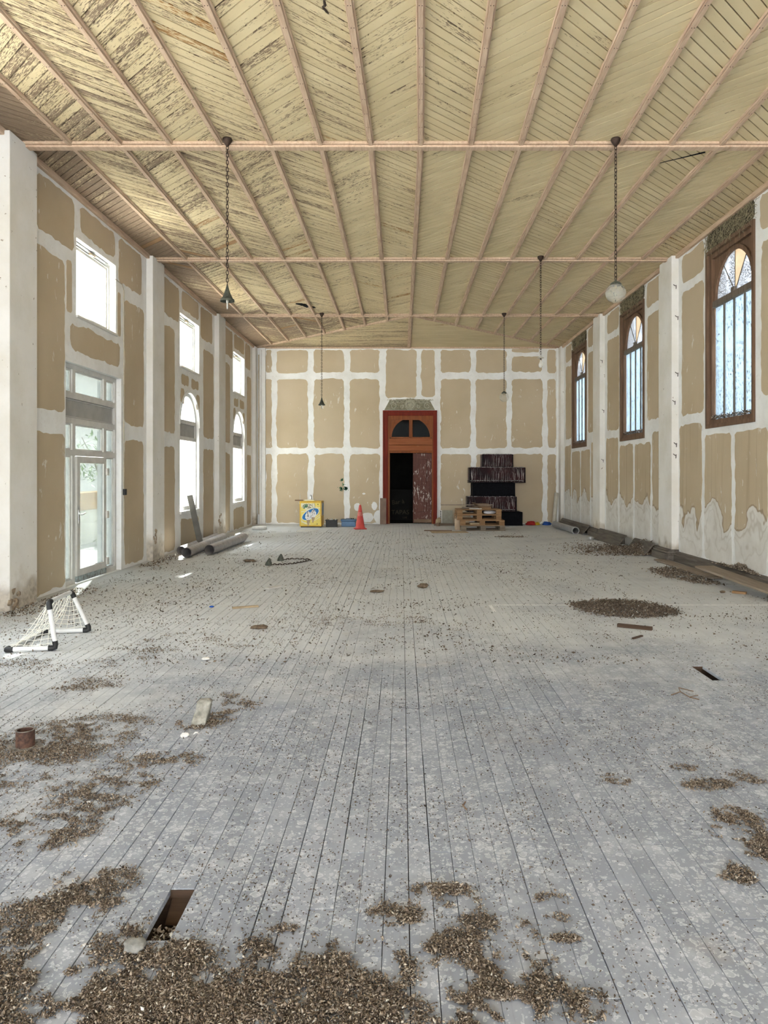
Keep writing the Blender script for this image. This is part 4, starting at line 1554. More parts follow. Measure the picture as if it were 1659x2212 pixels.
def pendant(px, y, chain_top, end_z, kind, label, canopy=True, links=True):
    """hung from the ceiling; end_z is the foot of the chain"""
    global LINK
    x = (px - CX) * y / F_PX
    r = empty('pendant_lamp', (x, y, H))
    tag(r, label, 'lamp', 'old pendant lamps hanging from the ceiling')
    ez = end_z - H
    MB().lathe([(0.0, 0.002), (0.052, 0.0), (0.058, -0.012), (0.050, -0.035), (0.028, -0.07), (0.012, -0.095), (0.0, -0.10)], 18).build('canopy', M['dark_metal'], r, smooth=True)
    top, pitch = -0.085, 0.0425
    n = int((top - ez) / pitch)
    pitch = (top - ez) / n
    if links:
        ch = empty('chain', (0, 0, 0), 0, r)
        if LINK is None:
            m = link_mesh()
            LINK = m.build('link', M['dark_metal'], ch, smooth=True)
            first = LINK
        else:
            first = LINK.copy()
            COL.objects.link(first)
            first.parent = ch
        for i in range(n):
            o = first if i == 0 else first.copy()
            if i:
                COL.objects.link(o)
                o.parent = ch
            o.location = (0, 0, top - pitch * (i + 0.5))
            o.rotation_euler = (0, 0, PI / 2 * (i % 2) + random.uniform(-0.2, 0.2) + 0.4)
    else:
        m = MB()
        q = MB()
        for i in range(n):
            c = link_mesh(0.052, 0.028, 0.0048, 10, 5)
            a = PI / 2 * (i % 2) + 0.5
            z = top - pitch * (i + 0.5)
            q.add([(p[0] * math.cos(a), p[0] * math.sin(a) + p[1], p[2] + z) for p in c.v], c.f)
        q.build('chain', M['dark_metal'], r)
    if kind == 'cone':
        MB().lathe([(0.005, ez + 0.02), (0.012, ez - 0.01), (0.022, ez - 0.05), (0.040, ez - 0.10), (0.056, ez - 0.135), (0.064, ez - 0.150), (0.080, ez - 0.162), (0.083, ez - 0.182), (0.079, ez - 0.186), (0.076, ez - 0.166), (0.05, ez - 0.14), (0.02, ez - 0.07), (0.0, ez - 0.06)], 24).build('shade', M['verdigris'], r, smooth=True)
        MB().lathe([(0.0, ez - 0.15), (0.014, ez - 0.155), (0.014, ez - 0.195), (0.0, ez - 0.2)], 12).build('lamp_holder', M['window_white'], r, smooth=True)
        MB().lathe([(0.0, ez - 0.19), (0.008, ez - 0.20), (0.009, ez - 0.255), (0.004, ez - 0.275), (0.0, ez - 0.277)], 10).build('bulb', M['bulb'], r, smooth=True)
    elif kind == 'globe':
        R = 0.116
        zc = ez - 0.03 - R
        MB().lathe([(0.008, ez + 0.012), (0.016, ez - 0.006), (0.045, ez - 0.022), (0.064, ez - 0.040), (0.066, ez - 0.056), (0.060, ez - 0.058), (0.0, ez - 0.02)], 24).build('gallery', M['verdigris'], r, smooth=True)
        prof = [(R * math.sin(a), zc + R * math.cos(a)) for a in [0.53 + (PI - 0.53) * i / 22 for i in range(23)]]
        m = MB()
        # shallow vertical flutes
        vs, nn = [], 48
        for rr, z in prof:
            for k_ in range(nn):
                q = 2 * PI * k_ / nn
                f = 1 + 0.012 * math.cos(24 * q) * (rr / R)
                vs.append((rr * f * math.cos(q), rr * f * math.sin(q), z))
        m.add(vs, [(i * nn + k_, i * nn + (k_ + 1) % nn, (i + 1) * nn + (k_ + 1) % nn, (i + 1) * nn + k_) for i in range(len(prof) - 1) for k_ in range(nn)])
        m.build('globe', M['globe'], r, smooth='all')
        MB().lathe([(0.0, ez - 0.05), (0.016, ez - 0.055), (0.016, ez - 0.10), (0.0, ez - 0.105)], 12).build('lamp_holder', M['brass'], r, smooth=True)
    else:
        MB().lathe([(0.0, ez + 0.02), (0.010, ez + 0.015), (0.014, ez - 0.005), (0.024, ez - 0.012), (0.056, ez - 0.020), (0.057, ez - 0.030), (0.0, ez - 0.034)], 22).build('plate', M['tube_cream'], r, smooth=True)
        MB().lathe([(0.0, ez - 0.03), (0.012, ez - 0.034), (0.012, ez - 0.062), (0.0, ez - 0.064)], 12).build('lamp_holder', M['black_plastic'], r, smooth=True)
        MB().lathe([(0.0, ez - 0.060), (0.014, ez - 0.064), (0.017, ez - 0.095), (0.034, ez - 0.130), (0.040, ez - 0.155), (0.034, ez - 0.185), (0.018, ez - 0.200), (0.0, ez - 0.203)], 18).build('bulb', M['bulb'], r, smooth=True)
    return r


yl = 8.60
pendant(491, yl, 0, at(0, 617, yl).z, 'cone', 'near left pendant lamp with a dark conical metal shade on a long chain')
pendant(1330, yl, 0, at(0, 606, yl).z, 'globe', 'near right pendant lamp, large dirty glass globe on a long dark chain')
pendant(1168, 13.26, 0, at(0, 770, 13.26).z, 'bulb', 'pendant with a bare light bulb under a small pale plate', links=False)
pendant(695, 17.96, 0, at(0, 859, 17.96).z, 'cone', 'far left pendant lamp, small dark conical shade seen against the back wall', links=False)
pendant(1089, 17.96, 0, at(0, 845, 17.96).z, 'globe', 'far right pendant lamp, small pale glass globe seen against the back wall', links=False)

# ================================================================== FLOOR THINGS, BACK OF THE HALL
# freezer-like yellow cabinet printed with soft ice cones
r = empty('ice_cream_cabinet', (-2.625, 21.29, 0.0), 0.0)
tag(r, 'yellow metal cabinet printed with two ice cream cones, standing by the back wall', 'cabinet')
W2, DP, HT = 0.315, 0.62, 0.755
MB().cbox(-W2, W2, 0.0, DP, 0.03, HT, 0.012).build('body', M['yellow_metal'], r)
MB().cbox(-W2 + 0.03, W2 - 0.03, 0.02, DP - 0.03, 0.0, 0.03, 0.004).build('plinth', M['black_plastic'], r)
fr = MB().cbox(-W2 + 0.035, W2 - 0.03, -0.006, 0.004, 0.065, HT - 0.05, 0.003).build('front_print', M['yellow_print'], r, label='printed front panel')


def flat(poly, y0, y1):
    return MB().prism(poly, y0, y1, lambda a, b, h: (a, h, b))


def ell(cx_, cz_, ra, rb, tilt, n=36):
    return [(cx_ + ra * math.cos(t) * math.cos(tilt) - rb * math.sin(t) * math.sin(tilt), cz_ + ra * math.cos(t) * math.sin(tilt) + rb * math.sin(t) * math.cos(tilt)) for t in [2 * PI * i / n for i in range(n)]]


flat([(-0.27, HT - 0.06), (0.12, HT - 0.06), (0.13, HT - 0.20), (0.05, 0.50), (-0.04, 0.45), (-0.18, 0.53), (-0.27, 0.60)], -0.0062, -0.0078).build('print_white', M['cream_print'], fr)
m = MB()
for i, (x0, z0, x1, z1) in enumerate(((-0.27, 0.44, 0.1, 0.56), (-0.27, 0.20, -0.12, 0.12), (0.02, 0.22, 0.28, 0.36), (-0.27, 0.16, 0.0, 0.09), (0.02, 0.17, 0.28, 0.30), (0.10, 0.62, 0.28, 0.55))):
    m.prism([(x0, z0), ((x0 + x1) / 2, (z0 + z1) / 2 - 0.025), (x1, z1), (x1, z1 + 0.02), ((x0 + x1) / 2, (z0 + z1) / 2 - 0.003), (x0, z0 + 0.02)], -0.0064, -0.0079, lambda a, b, h: (a, h, b))
m.build('print_swirls', M['cream_print'], fr)
flat(ell(0.0, 0.385, 0.275, 0.135, 0.52), -0.0066, -0.0086).build('print_oval_rim', M['white_print'], fr)
flat(ell(0.0, 0.385, 0.262, 0.122, 0.52), -0.0068, -0.0094).build('print_oval', M['blue_print'], fr)
for (cx_, zt, s) in ((-0.06, 0.44, 1.0), (0.085, 0.50, 0.92)):
    m = MB()
    lean = -0.02 if cx_ < 0 else -0.055
    m.prism([(cx_ - 0.062 * s, zt - 0.19 * s), (cx_ + 0.062 * s, zt - 0.19 * s), (cx_ + lean * 0.3 + 0.012, zt - 0.40 * s), (cx_ + lean * 0.3 - 0.012, zt - 0.40 * s)], -0.0070, -0.0102, lambda a, b, h: (a, h, b))
    m.build('print_cone', M['tan_print'], fr)
    m = MB()
    pts = []
    for i in range(30):
        t = 2 * PI * i / 30
        rr = 1 + 0.07 * math.sin(9 * t)
        w = 0.088 * (1 - 0.30 * math.sin(t)) * s * rr
        pts.append((cx_ + w * math.cos(t), zt - 0.10 * s + 0.125 * s * math.sin(t) * rr))
    m.prism(pts, -0.0072, -0.0106, lambda a, b, h: (a, h, b))
    m.build('print_scoop', M['white_print'], fr)
    m = MB()
    for j in range(15):
        a = random.uniform(-0.065, 0.065) * s
        zz = zt - 0.20 * s + random.uniform(0.0, 0.2) * s
        k_ = 1 - 0.45 * (zz - zt + 0.2 * s) / (0.2 * s)
        a *= k_
        th = math.atan2(1.0, a * 9)
        L = random.uniform(0.03, 0.055) * s
        m.prism([(cx_ + a - 0.008, zz), (cx_ + a + 0.006, zz - 0.004), (cx_ + a + 0.006 + L * math.cos(th) * 0.8, zz + L), (cx_ + a + L * math.cos(th) * 0.8, zz + L)], -0.0108, -0.0116 - 0.00005 * j, lambda a_, b, h: (a_, h, b))
    m.build('print_stripes', M['dark_print'], fr, kind='stuff')
m = MB()
fn2 = lambda p: (p[0], -0.0105, p[1])
for cx_, zc, ra, rb in ((-0.175, 0.60, 0.045, 0.055), (-0.115, 0.625, 0.03, 0.05), (-0.045, 0.63, 0.04, 0.045), (0.0, 0.62, 0.03, 0.04)):
    m.tube([fn2((cx_ + ra * math.cos(t), zc + rb * math.sin(t))) for t in [2 * PI * i / 16 for i in range(14)]], 0.0055, 5)
m.tube([fn2(p) for p in ((-0.09, 0.555), (-0.02, 0.565), (0.02, 0.575))], 0.006, 5)
m.tube([fn2(p) for p in ((0.06, 0.68), (0.05, 0.63), (0.075, 0.57), (0.11, 0.55), (0.13, 0.60), (0.12, 0.69))], 0.004, 5)
m.build('print_lettering', M['dark_print'], fr)
m = MB()
m.tube([fn2(p) for p in ((-0.20, 0.55), (-0.15, 0.60), (-0.09, 0.67), (-0.12, 0.64), (-0.16, 0.66), (-0.20, 0.61), (-0.13, 0.58), (-0.08, 0.64))], 0.011, 6)
m.build('green_scribble', M['green_spray'], fr, label='green spray scribble over the lettering')
sd = MB().cbox(W2 - 0.004, W2 + 0.005, 0.05, DP - 0.06, 0.33, HT - 0.06, 0.002).build('side_print', M['cream_print'], r)
MB().prism(ell(0.31, 0.52, 0.20, 0.15, 1.35), W2 + 0.0052, W2 + 0.007, lambda a, b, h: (h, a, b)).build('side_oval', M['dark_print'], sd)
MB().prism(ell(0.31, 0.52, 0.165, 0.118, 1.35), W2 + 0.0072, W2 + 0.009, lambda a, b, h: (h, a, b)).build('side_oval_inner', M['blue_print'], sd)
m = MB()
for x, z in ((0.215, 0.665), (0.19, 0.10)):
    MB().lathe([(0.0, -0.004), (0.014, -0.003), (0.014, 0.004), (0.0, 0.005)], 12, Matrix.Translation((x, -0.007, z)) @ Euler((PI / 2, 0, 0)).to_matrix().to_4x4()).build('lock', M['black_plastic'], r)
pass

r2 = empty('tap_head', (-2.70, 21.60, HT))
tag(r2, 'pale tray with an upright chrome tap lying on top of the yellow cabinet', 'tap')
MB().cbox(-0.13, 0.16, -0.10, 0.10, 0.0, 0.035, 0.008).build('tray', M['cream_print'], r2)
MB().lathe([(0.0, 0.035), (0.036, 0.036), (0.036, 0.13), (0.030, 0.155), (0.012, 0.175), (0.0, 0.178)], 16, Matrix.Translation((0.045, 0, 0))).build('tap', M['zinc'], r2, smooth=True)
r2 = empty('stick_strip', (-2.99, 21.55, HT))
tag(r2, 'narrow wooden strip with an upright stick overhanging the left top edge of the yellow cabinet', 'strip')
MB().cbox(-0.12, 0.12, -0.015, 0.015, 0.0, 0.035, 0.003).build('strip', M['scrap_wood'], r2)
MB().tube([(0.03, 0, 0.03), (0.025, 0, 0.22)], 0.008, 7).build('stick', M['tube_cream'], r2)

# open black crate with odds and ends
bxk = floor_at(715, 1139.5)
r = empty('plastic_crate', (-2.045, 21.45, 0))
tag(r, 'low black plastic crate on the floor between the yellow cabinet and the blue toolbox', 'crate')
m = MB()
for x0, x1, y0, y1 in ((-0.16, -0.148, 0, 0.26), (0.148, 0.16, 0, 0.26), (-0.148, 0.148, 0, 0.012), (-0.148, 0.148, 0.248, 0.26)):
    m.box(x0, x1, y0, y1, 0.0, 0.20)
m.box(-0.148, 0.148, 0.012, 0.248, 0.0, 0.012)
m.build('shell', M['black_plastic'], r)
m = MB()
for x0, x1, y0, y1 in ((-0.175, 0.175, -0.014, 0.0), (-0.175, 0.175, 0.26, 0.274), (-0.175, -0.16, 0.0, 0.26), (0.16, 0.175, 0.0, 0.26)):
    m.box(x0, x1, y0, y1, 0.185, 0.205)
m.build('rim', M['black_plastic'], r)
for (x, s, mt, nm, lb) in ((-0.02, 0.05, 'stone_white', 'cup', 'white lump showing above the rim of the black crate'), (0.09, 0.035, 'zinc', 'bottle', 'small pale bottle standing in the black crate'), (-0.10, 0.03, 'brass', 'jar', 'tiny brownish jar in the left end of the black crate')):
    z = 0.1
    if nm == 'cup':
        o = MB().blob((x - 2.045, 21.58, 0.20), (s * 1.2, s, s * 0.8), 3, 0.3, 2, 0.165).build('plaster_lump', M[mt], None, smooth='all')
        tag(o, lb, 'lump')
        MB().cbox(x - 0.10, x + 0.10, 0.02, 0.24, 0.012, 0.165, 0.01).build('contents', M['black_paint'], r)
    else:
        o = MB().lathe([(0.0, 0.012), (s * 0.6, 0.014), (s * 0.6, 0.18), (s * 0.3, 0.215), (s * 0.3, 0.245), (0.0, 0.247)], 12, Matrix.Translation((x * 1.25 - 2.045, 21.60, 0.0))).build(nm, M[mt], None, smooth=True)
        tag(o, lb, nm)

# blue tool box
r = empty('toolbox', (-1.56, 21.62, 0))
tag(r, 'blue toolbox with a darker lid on the floor against the back wall', 'toolbox')
MB().cbox(-0.205, 0.205, 0, 0.24, 0.0, 0.155, 0.012).build('body', M['blue_box'], r)
MB().cbox(-0.225, 0.225, -0.015, 0.255, 0.155, 0.215, 0.014).build('lid', M['blue_lid'], r)
m = MB()
m.tube([(-0.07, 0.12, 0.21), (-0.07, 0.12, 0.235), (0.07, 0.12, 0.235), (0.07, 0.12, 0.21)], 0.008, 6)
m.build('handle', M['blue_lid'], r)
for x in (0.085, 0.135):
    MB().cbox(x - 0.018, x + 0.018, 0.06, 0.10, 0.213, 0.245, 0.006).build('catch', M['black_plastic'], r)

# traffic cone
r = empty('traffic_cone', (-1.165, 20.70, 0), 0.2)
tag(r, 'faded red traffic cone left of the doorway', 'traffic cone')
MB().cbox(-0.165, 0.165, -0.165, 0.165, 0.0, 0.03, 0.012).build('base', M['cone_red'], r)
MB().lathe([(0.145, 0.028), (0.128, 0.06), (0.032, 0.655), (0.026, 0.675), (0.018, 0.675), (0.018, 0.6)], 28).build('body', M['cone_red'], r, smooth=True)
MB().lathe([(0.0805, 0.368), (0.0825, 0.368), (0.0655, 0.475), (0.0635, 0.475)], 28).build('band', M['cone_pale'], r, smooth=True, label='paler scuffed band')

# board beside the door, papers
o = MB().cbox(-0.095, 0.095, -0.012, 0.012, 0.0, 0.80, 0.004, rot(-0.07, 0, 0, (-0.57, 22.62, 0.0))).build('board', M['taupe_board'])
tag(o, 'flat brown board standing upright against the left door jamb', 'board')
p = floor_at(664, 1147)
o = MB().cbox(-0.29, 0.29, -0.22, 0.22, 0.001, 0.012, 0.004, rot(0, 0, 0.12, (p[0], p[1], 0))).build('floor_sheet', M['paper'])
tag(o, 'flat pale sheet lying on the floor in front of the yellow cabinet', 'sheet')
p = floor_at(542, 1147)
o = MB().lathe([(0.0, 0.0), (0.19, 0.0), (0.205, 0.012), (0.21, 0.05), (0.20, 0.075), (0.16, 0.088), (0.0, 0.09)], 28, Matrix.Translation((p[0] + 0.12, p[1] + 0.55, 0))).build('white_tub', M['stone_white'], None, smooth=True)
tag(o, 'round white tub lying low on the floor in the far left corner', 'tub')

# stack of dark boxes by the back wall
def dark_box(x0, x1, z0, z1, y0, y1, mat, label, ridge=True, low=False):
    xc, zc = (x0 + x1) / 2, z0
    r = empty('dark_box', (xc, y0, z0))
    tag(r, label, 'box', 'stack of dark boxes by the back wall')
    h = z1 - z0
    MB().cbox(x0 - xc, x1 - xc, 0, y1 - y0, 0.0, h, 0.018).build('body', M[mat], r)
    m = MB()
    for z in ((0.012, 0.055) if low else (0.012,)):
        m.tube([(x0 - xc - 0.004, y1 - y0, z), (x0 - xc - 0.004, -0.006, z), (x1 - xc + 0.004, -0.006, z), (x1 - xc + 0.004, y1 - y0, z)], 0.011, 6)
    m.build('bottom_rail', M['black_paint'], r)
    for x in (x0 - xc + 0.012, x1 - xc - 0.012):
        MB().cbox(x - 0.014, x + 0.014, -0.008, 0.02, 0.01, h - 0.005, 0.005).build('corner_strip', M['black_paint'], r)
    if ridge:
        m = MB()
        n = int((x1 - x0) / 0.035)
        for i in range(n):
            x = x0 - xc + 0.03 + (x1 - x0 - 0.06) * i / n
            m.blob((x, 0.012 + random.uniform(0, 0.03), h + 0.003), (0.022, 0.02, random.uniform(0.007, 0.018)), i, 0.4, 1)
        m.build('dropping_crust', M['crust'], r)
    if low:
        m = MB()
        n = int((x1 - x0) / 0.03)
        for i in range(n):
            x = x0 - xc + 0.03 + (x1 - x0 - 0.06) * i / n
            m.blob((x, -0.016, 0.064 + random.uniform(-0.004, 0.012)), (0.018, 0.012, random.uniform(0.006, 0.014)), i, 0.4, 1)
        m.build('dropping_line', M['crust'], r)
    return r


yy0 = 22.02
s_ = yy0 / F_PX
X = lambda px: (px - CX) * s_
dark_box(X(1030), X(1129), 0.0, 0.405, yy0 + 0.02, 22.70, 'black_paint', 'plain black box at the bottom of the dark stack behind the pallets', False)
dark_box(X(1010), X(1116), 0.408, 0.865, yy0, 22.66, 'stained_box', 'maroon box with long white drips, second from the bottom of the dark stack', True, True)
dark_box(X(1021), X(1113), 0.868, 1.272, yy0 + 0.03, 22.68, 'black_paint', 'plain black box in the middle of the dark stack, third from the bottom', False)
dark_box(X(1014.5), X(1135), 1.275, 1.735, yy0, 22.64, 'stained_box', 'widest box of the dark stack, black with white drips and a crusted bottom rail', True, True)
dark_box(X(1042.5), X(1109), 1.738, 2.125, yy0 + 0.04, 22.66, 'stained_box', 'short maroon box on top of the dark stack, crusted with white droppings', True, False)

# pallets
def pallet_proto(mats):
    """1.2 m wide, 0.8 m deep, 0.144 m high"""
    r = empty('pallet', (0, 0, 0))
    for y in (0.0, 0.175, 0.35, 0.525, 0.70):
        MB().cbox(-0.60, 0.60, y, y + (0.135 if y in (0.0, 0.70, 0.35) else 0.11), 0.122, 0.144, 0.003).build('deck_board', M[mats[0]], r)
    for x in (-0.60, -0.0725, 0.455):
        MB().cbox(x, x + 0.145, 0.0, 0.835, 0.100, 0.122, 0.003).build('cross_board', M[mats[0]], r)
        for y in (0.0, 0.345, 0.69):
            MB().cbox(x, x + 0.145, y + 0.004, y + 0.141, 0.022, 0.100, 0.004).build('block', M[mats[1]], r)
    for y in (0.0, 0.345, 0.69):
        MB().cbox(-0.60, 0.60, y, y + 0.145, 0.0, 0.022, 0.003).build('bottom_board', M[mats[0]], r)
    return r


pal = [('bottom pallet of the stack, greyish wood, resting on the floor', 2.20, 20.02, 0.0, 0.02),
       ('second pallet from the bottom of the stack, warm orange wood', 2.18, 20.03, 0.1445, -0.015),
       ('third pallet from the bottom, set back to the left over the lower pair', 2.10, 20.05, 0.289, 0.03),
       ('topmost pallet of the stack, carrying the scrap boards', 2.10, 20.04, 0.4335, 0.01)]
for i, (lb, x, y, z, rz) in enumerate(pal):
    if i == 0:
        o = pallet_proto(('pallet_wood_grey', 'pallet_wood_grey'))
    elif i == 1:
        o = pallet_proto(('pallet_wood', 'pallet_wood'))
        keep = o
    else:
        o = copy_tree(keep)
    o.location = (x, y, z)
    o.rotation_euler = (0, 0, rz)
    tag(o, lb, 'pallet', 'stack of four wooden pallets')
ZP = 0.578
# scrap boards on the pallets
def scrap(x, y, z, L, w, t, rz, ry, mat, label, rx=0.0):
    o = MB().cbox(-L / 2, L / 2, -w / 2, w / 2, 0, t, 0.003, None).build('scrap_board', M[mat])
    o.location = (x, y, z)
    o.rotation_euler = (rx, ry, rz)
    tag(o, label, 'board', 'scrap boards piled on the pallets')
    return o


scrap(1.93, 20.42, ZP, 0.62, 0.16, 0.022, 0.25, 0, 'scrap_wood', 'lowest dark scrap board at the left of the pile on the pallets')
scrap(2.02, 20.55, ZP + 0.023, 0.70, 0.14, 0.022, -0.15, 0, 'board_wood', 'second scrap board from the bottom of the pile on the pallets')
scrap(2.22, 20.45, ZP + 0.046, 0.55, 0.18, 0.022, 0.12, 0, 'scrap_wood', 'dark scrap board in the middle of the pile on the pallets')
scrap(2.02, 20.30, ZP, 0.34, 0.10, 0.020, -0.05, 0, 'stone_white', 'short white-faced board at the front of the pile on the pallets')
scrap(2.28, 20.36, ZP, 0.32, 0.12, 0.045, 0.2, 0, 'pallet_wood', 'thick short wood offcut at the right of the pile on the pallets')
scrap(2.28, 20.36, ZP + 0.069, 0.30, 0.12, 0.025, -0.25, 0, 'scrap_wood', 'short dark offcut lying on the right side of the pile')
scrap(2.30, 20.50, ZP + 0.095, 0.42, 0.13, 0.022, 0.1, 0, 'board_wood', 'pale board on the top right of the pile on the pallets')
scrap(1.60, 20.52, ZP + 0.092, 1.05, 0.05, 0.024, 0.03, 0, 'board_wood', 'long thin lath sticking out to the left of the pile on the pallets')
scrap(2.08, 20.36, ZP + 0.075, 0.34, 0.13, 0.02, 0.5, 0.55, 'scrap_wood', 'tilted brown board propped up at the front of the pile')
scrap(2.22, 20.56, ZP + 0.120, 0.40, 0.16, 0.02, -0.12, 0, 'scrap_wood', 'topmost brown board of the pile on the pallets')
scrap(1.86, 20.33, ZP + 0.024, 0.40, 0.09, 0.018, 0.42, 0.0, 'board_wood', 'narrow light board slanting across the left of the pile')
o = MB().blob((2.38, 20.15, 0.4335 + 0.062), (0.165, 0.09, 0.062), 4, 0.3, 3, 0.4335 + 0.001, 2.0).build('plastic_bag', M['bag_film'], None, smooth='all')
tag(o, 'crumpled grey plastic bag stuffed inside the topmost pallet', 'bag')
o = MB().cbox(-0.13, 0.13, -0.1, 0.1, 0.0, 0.05, 0.008, rot(0, 0, 0.1, (1.97, 20.17, 0.1665))).build('cardboard_piece', M['cardboard'])
tag(o, 'folded piece of cardboard inside the second pallet from the bottom', 'cardboard')
# things left of the pallets
r = empty('beige_can', (1.545, 20.34, 0))
tag(r, 'beige plastic can with a handle loop standing left of the pallets', 'can')
MB().lathe([(0.0, 0.0), (0.085, 0.0), (0.095, 0.015), (0.095, 0.27), (0.085, 0.32), (0.05, 0.345), (0.0, 0.35)], 20).build('body', M['beige_plastic'], r, smooth=True)
MB().tube([(-0.06, 0, 0.33), (-0.06, 0, 0.38), (-0.02, 0, 0.395), (0.03, 0, 0.38), (0.03, 0, 0.34)], 0.012, 7).build('handle', M['beige_plastic'], r, smooth=True)
o = MB().cbox(-0.17, 0.17, 0, 0.02, 0.0, 0.43, 0.006, rot(-0.10, 0, 0, (1.385, 22.60, 0.0))).build('stone_slab', M['grey_slab'])
tag(o, 'greenish grey slab leaning on the back wall right of the doorway', 'slab')
r = empty('perforated_strip', (1.18, 22.50, 0.02))
tag(r, 'white strip with a row of black holes standing right of the doorway', 'strip')
MB().cbox(-0.045, 0.045, 0, 0.012, 0.0, 0.42, 0.002).build('strip', M['stone_white'], r)
m = MB()
for i in range(8):
    m.prism([(0.018 * math.cos(2 * PI * j / 10), 0.035 + 0.049 * i + 0.016 * math.sin(2 * PI * j / 10)) for j in range(10)], -0.0005, -0.002, lambda a, b, h: (a, h, b))
m.build('holes', M['black_paint'], r)
for i, (x, y, z, L, w, rz, lb, mt) in enumerate(((1.33, 22.0, 0.0, 0.75, 0.10, -0.12, 'lowest grey plank of the small pile right of the doorway', 'pallet_wood_grey'),
                                              (1.30, 22.1, 0.026, 0.70, 0.11, 0.08, 'middle plank of the small pile right of the doorway', 'scrap_wood'),
                                              (1.36, 22.03, 0.052, 0.72, 0.09, -0.05, 'top plank of the small pile right of the doorway', 'pallet_wood_grey'),
                                              (1.08, 21.86, 0.0, 0.14, 0.08, 1.2, 'short block at the left end of the small plank pile', 'scrap_wood'))):
    o = MB().cbox(-L / 2, L / 2, -w / 2, w / 2, 0, 0.025 if i < 3 else 0.10, 0.004).build('plank', M[mt])
    o.location, o.rotation_euler = (x, y, z), (0, 0, rz)
    tag(o, lb, 'plank', 'plank pile right of the doorway')
o = MB().blob((1.10, 22.3, 0.10), (0.09, 0.09, 0.12), 5, 0.35, 2, 0.001).build('rag', M['cardboard'], None, smooth='all')
tag(o, 'crumpled brown rag against the right door jamb', 'rag')
for i, (x, y, L, w, rz, lb) in enumerate(((1.25, 19.55, 0.95, 0.52, 0.08, 'large flat cardboard sheet on the floor left of the pallets'), (0.98, 20.05, 0.75, 0.25, -0.1, 'narrow cardboard sheet on the floor nearer the doorway'))):
    o = MB().cbox(-L / 2, L / 2, -w / 2, w / 2, 0.001, 0.012, 0.002).build('cardboard_sheet', M['cardboard' if i == 0 else 'scrap_wood'])
    o.location, o.rotation_euler = (x, y, 0.0), (0, 0, rz)
    tag(o, lb, 'cardboard')
p = floor_at(1101, 1136)
o = MB().lathe([(0.13, 0.001), (0.16, 0.0), (0.17, 0.012), (0.15, 0.018), (0.13, 0.012)], 24, Matrix.Translation((3.03, 21.35, 0))).build('tub_ring', M['stone_white'], None, smooth=True)
tag(o, 'pale ring lying on the floor in front of the bottom black box', 'ring')

# bright cloth heaps
for (px, w, mt, col, k_) in ((1146, 0.15, 'red_cloth', 'red', 1), (1160, 0.085, 'yellow_cloth', 'yellow', 2), (1181, 0.14, 'blue_cloth', 'blue', 3)):
    x = (px - CX) * 22.3 / F_PX
    o = MB().blob((x, 22.3, 0.035), (w, 0.13, 0.075 if k_ != 2 else 0.05), k_ * 3, 0.35, 3, 0.001, 1.6).build('cloth', M[mt], None, smooth='all')
    tag(o, '%s cloth heap on the floor in the far right corner' % col, 'cloth')
# tubes in the right corner
r = empty('drain_pipe', (4.43, 20.2, 0.09))
tag(r, 'grey plastic pipe lying along the right wall with its open end towards the viewer', 'pipe')
r.rotation_euler = (0, 0, 0.0)
a, b = Vector((0.02, -1.24, 0)), Vector((-0.02, 1.15, 0))
m = MB()
m.tube([a, b], 0.088, 24, caps=False)
m.tube([b, a], 0.078, 24, caps=False)
m.build('tube', M['pipe_plastic'], r, smooth=True)
m = MB()
m.tube([a, a + (b - a) * 0.045], 0.096, 24, caps=False)
m.tube([a + (b - a) * 0.045, a], 0.0885, 24, caps=False)
for q, s1 in ((a, 1),):
    n = 24
    vs = [Vector((q.x + rr * math.cos(2 * PI * i / n), q.y, q.z + rr * math.sin(2 * PI * i / n))) for rr in (0.078, 0.096) for i in range(n)]
    m.add(vs, [(i, (i + 1) % n, n + (i + 1) % n, n + i) for i in range(n)])
m.build('socket', M['pipe_plastic'], r, smooth=True)
o = MB().tube([(4.60, 22.42, 0.0), (4.72, 22.60, 0.96)], 0.062, 14).build('cream_tube', M['tube_cream'], None, smooth=True)
tag(o, 'cream cardboard tube standing in the far right corner', 'tube')

# pipes by the left wall
def duct(name, a, b, rad, label, ribs=True, elbow=None):
    a, b = Vector(a), Vector(b)
    r = empty(name, a)
    tag(r, label, 'pipe', 'duct pipes lying by the left wall')
    L = (b - a).length
    t = (b - a).normalized()
    n = int(L / 0.02)
    path, rs = [], []
    for i in range(n + 1):
        path.append(t * (L * i / n))
        rs.append(rad * (1 + (0.018 if (i % 4) in (1,) else 0.0)) if ribs else rad)
    if elbow:
        e = Vector(elbow)
        for i in range(1, 8):
            q = i / 7 * PI / 2
            path.append(t * L + t * math.sin(q) * 0.10 + e * (1 - math.cos(q)) * 0.10)
            rs.append(rad)
        path.append(path[-1] + e * 0.10)
        rs.append(rad)
    m = MB()
    m.tube(path, rs, 22, caps=False)
    m.tube(list(reversed(path)), [q - 0.004 for q in reversed(rs)], 22, caps=False)
    m.build('shell', M['pipe_steel'], r, smooth='all')
    m = MB()
    m.tube([t * 0.0, t * 0.03], rad + 0.004, 22, caps=False)
    m.tube([t * 0.03, t * 0.0], rad + 0.0005, 22, caps=False)
    m.build('rim', M['pipe_steel'], r, smooth=True)
    return r


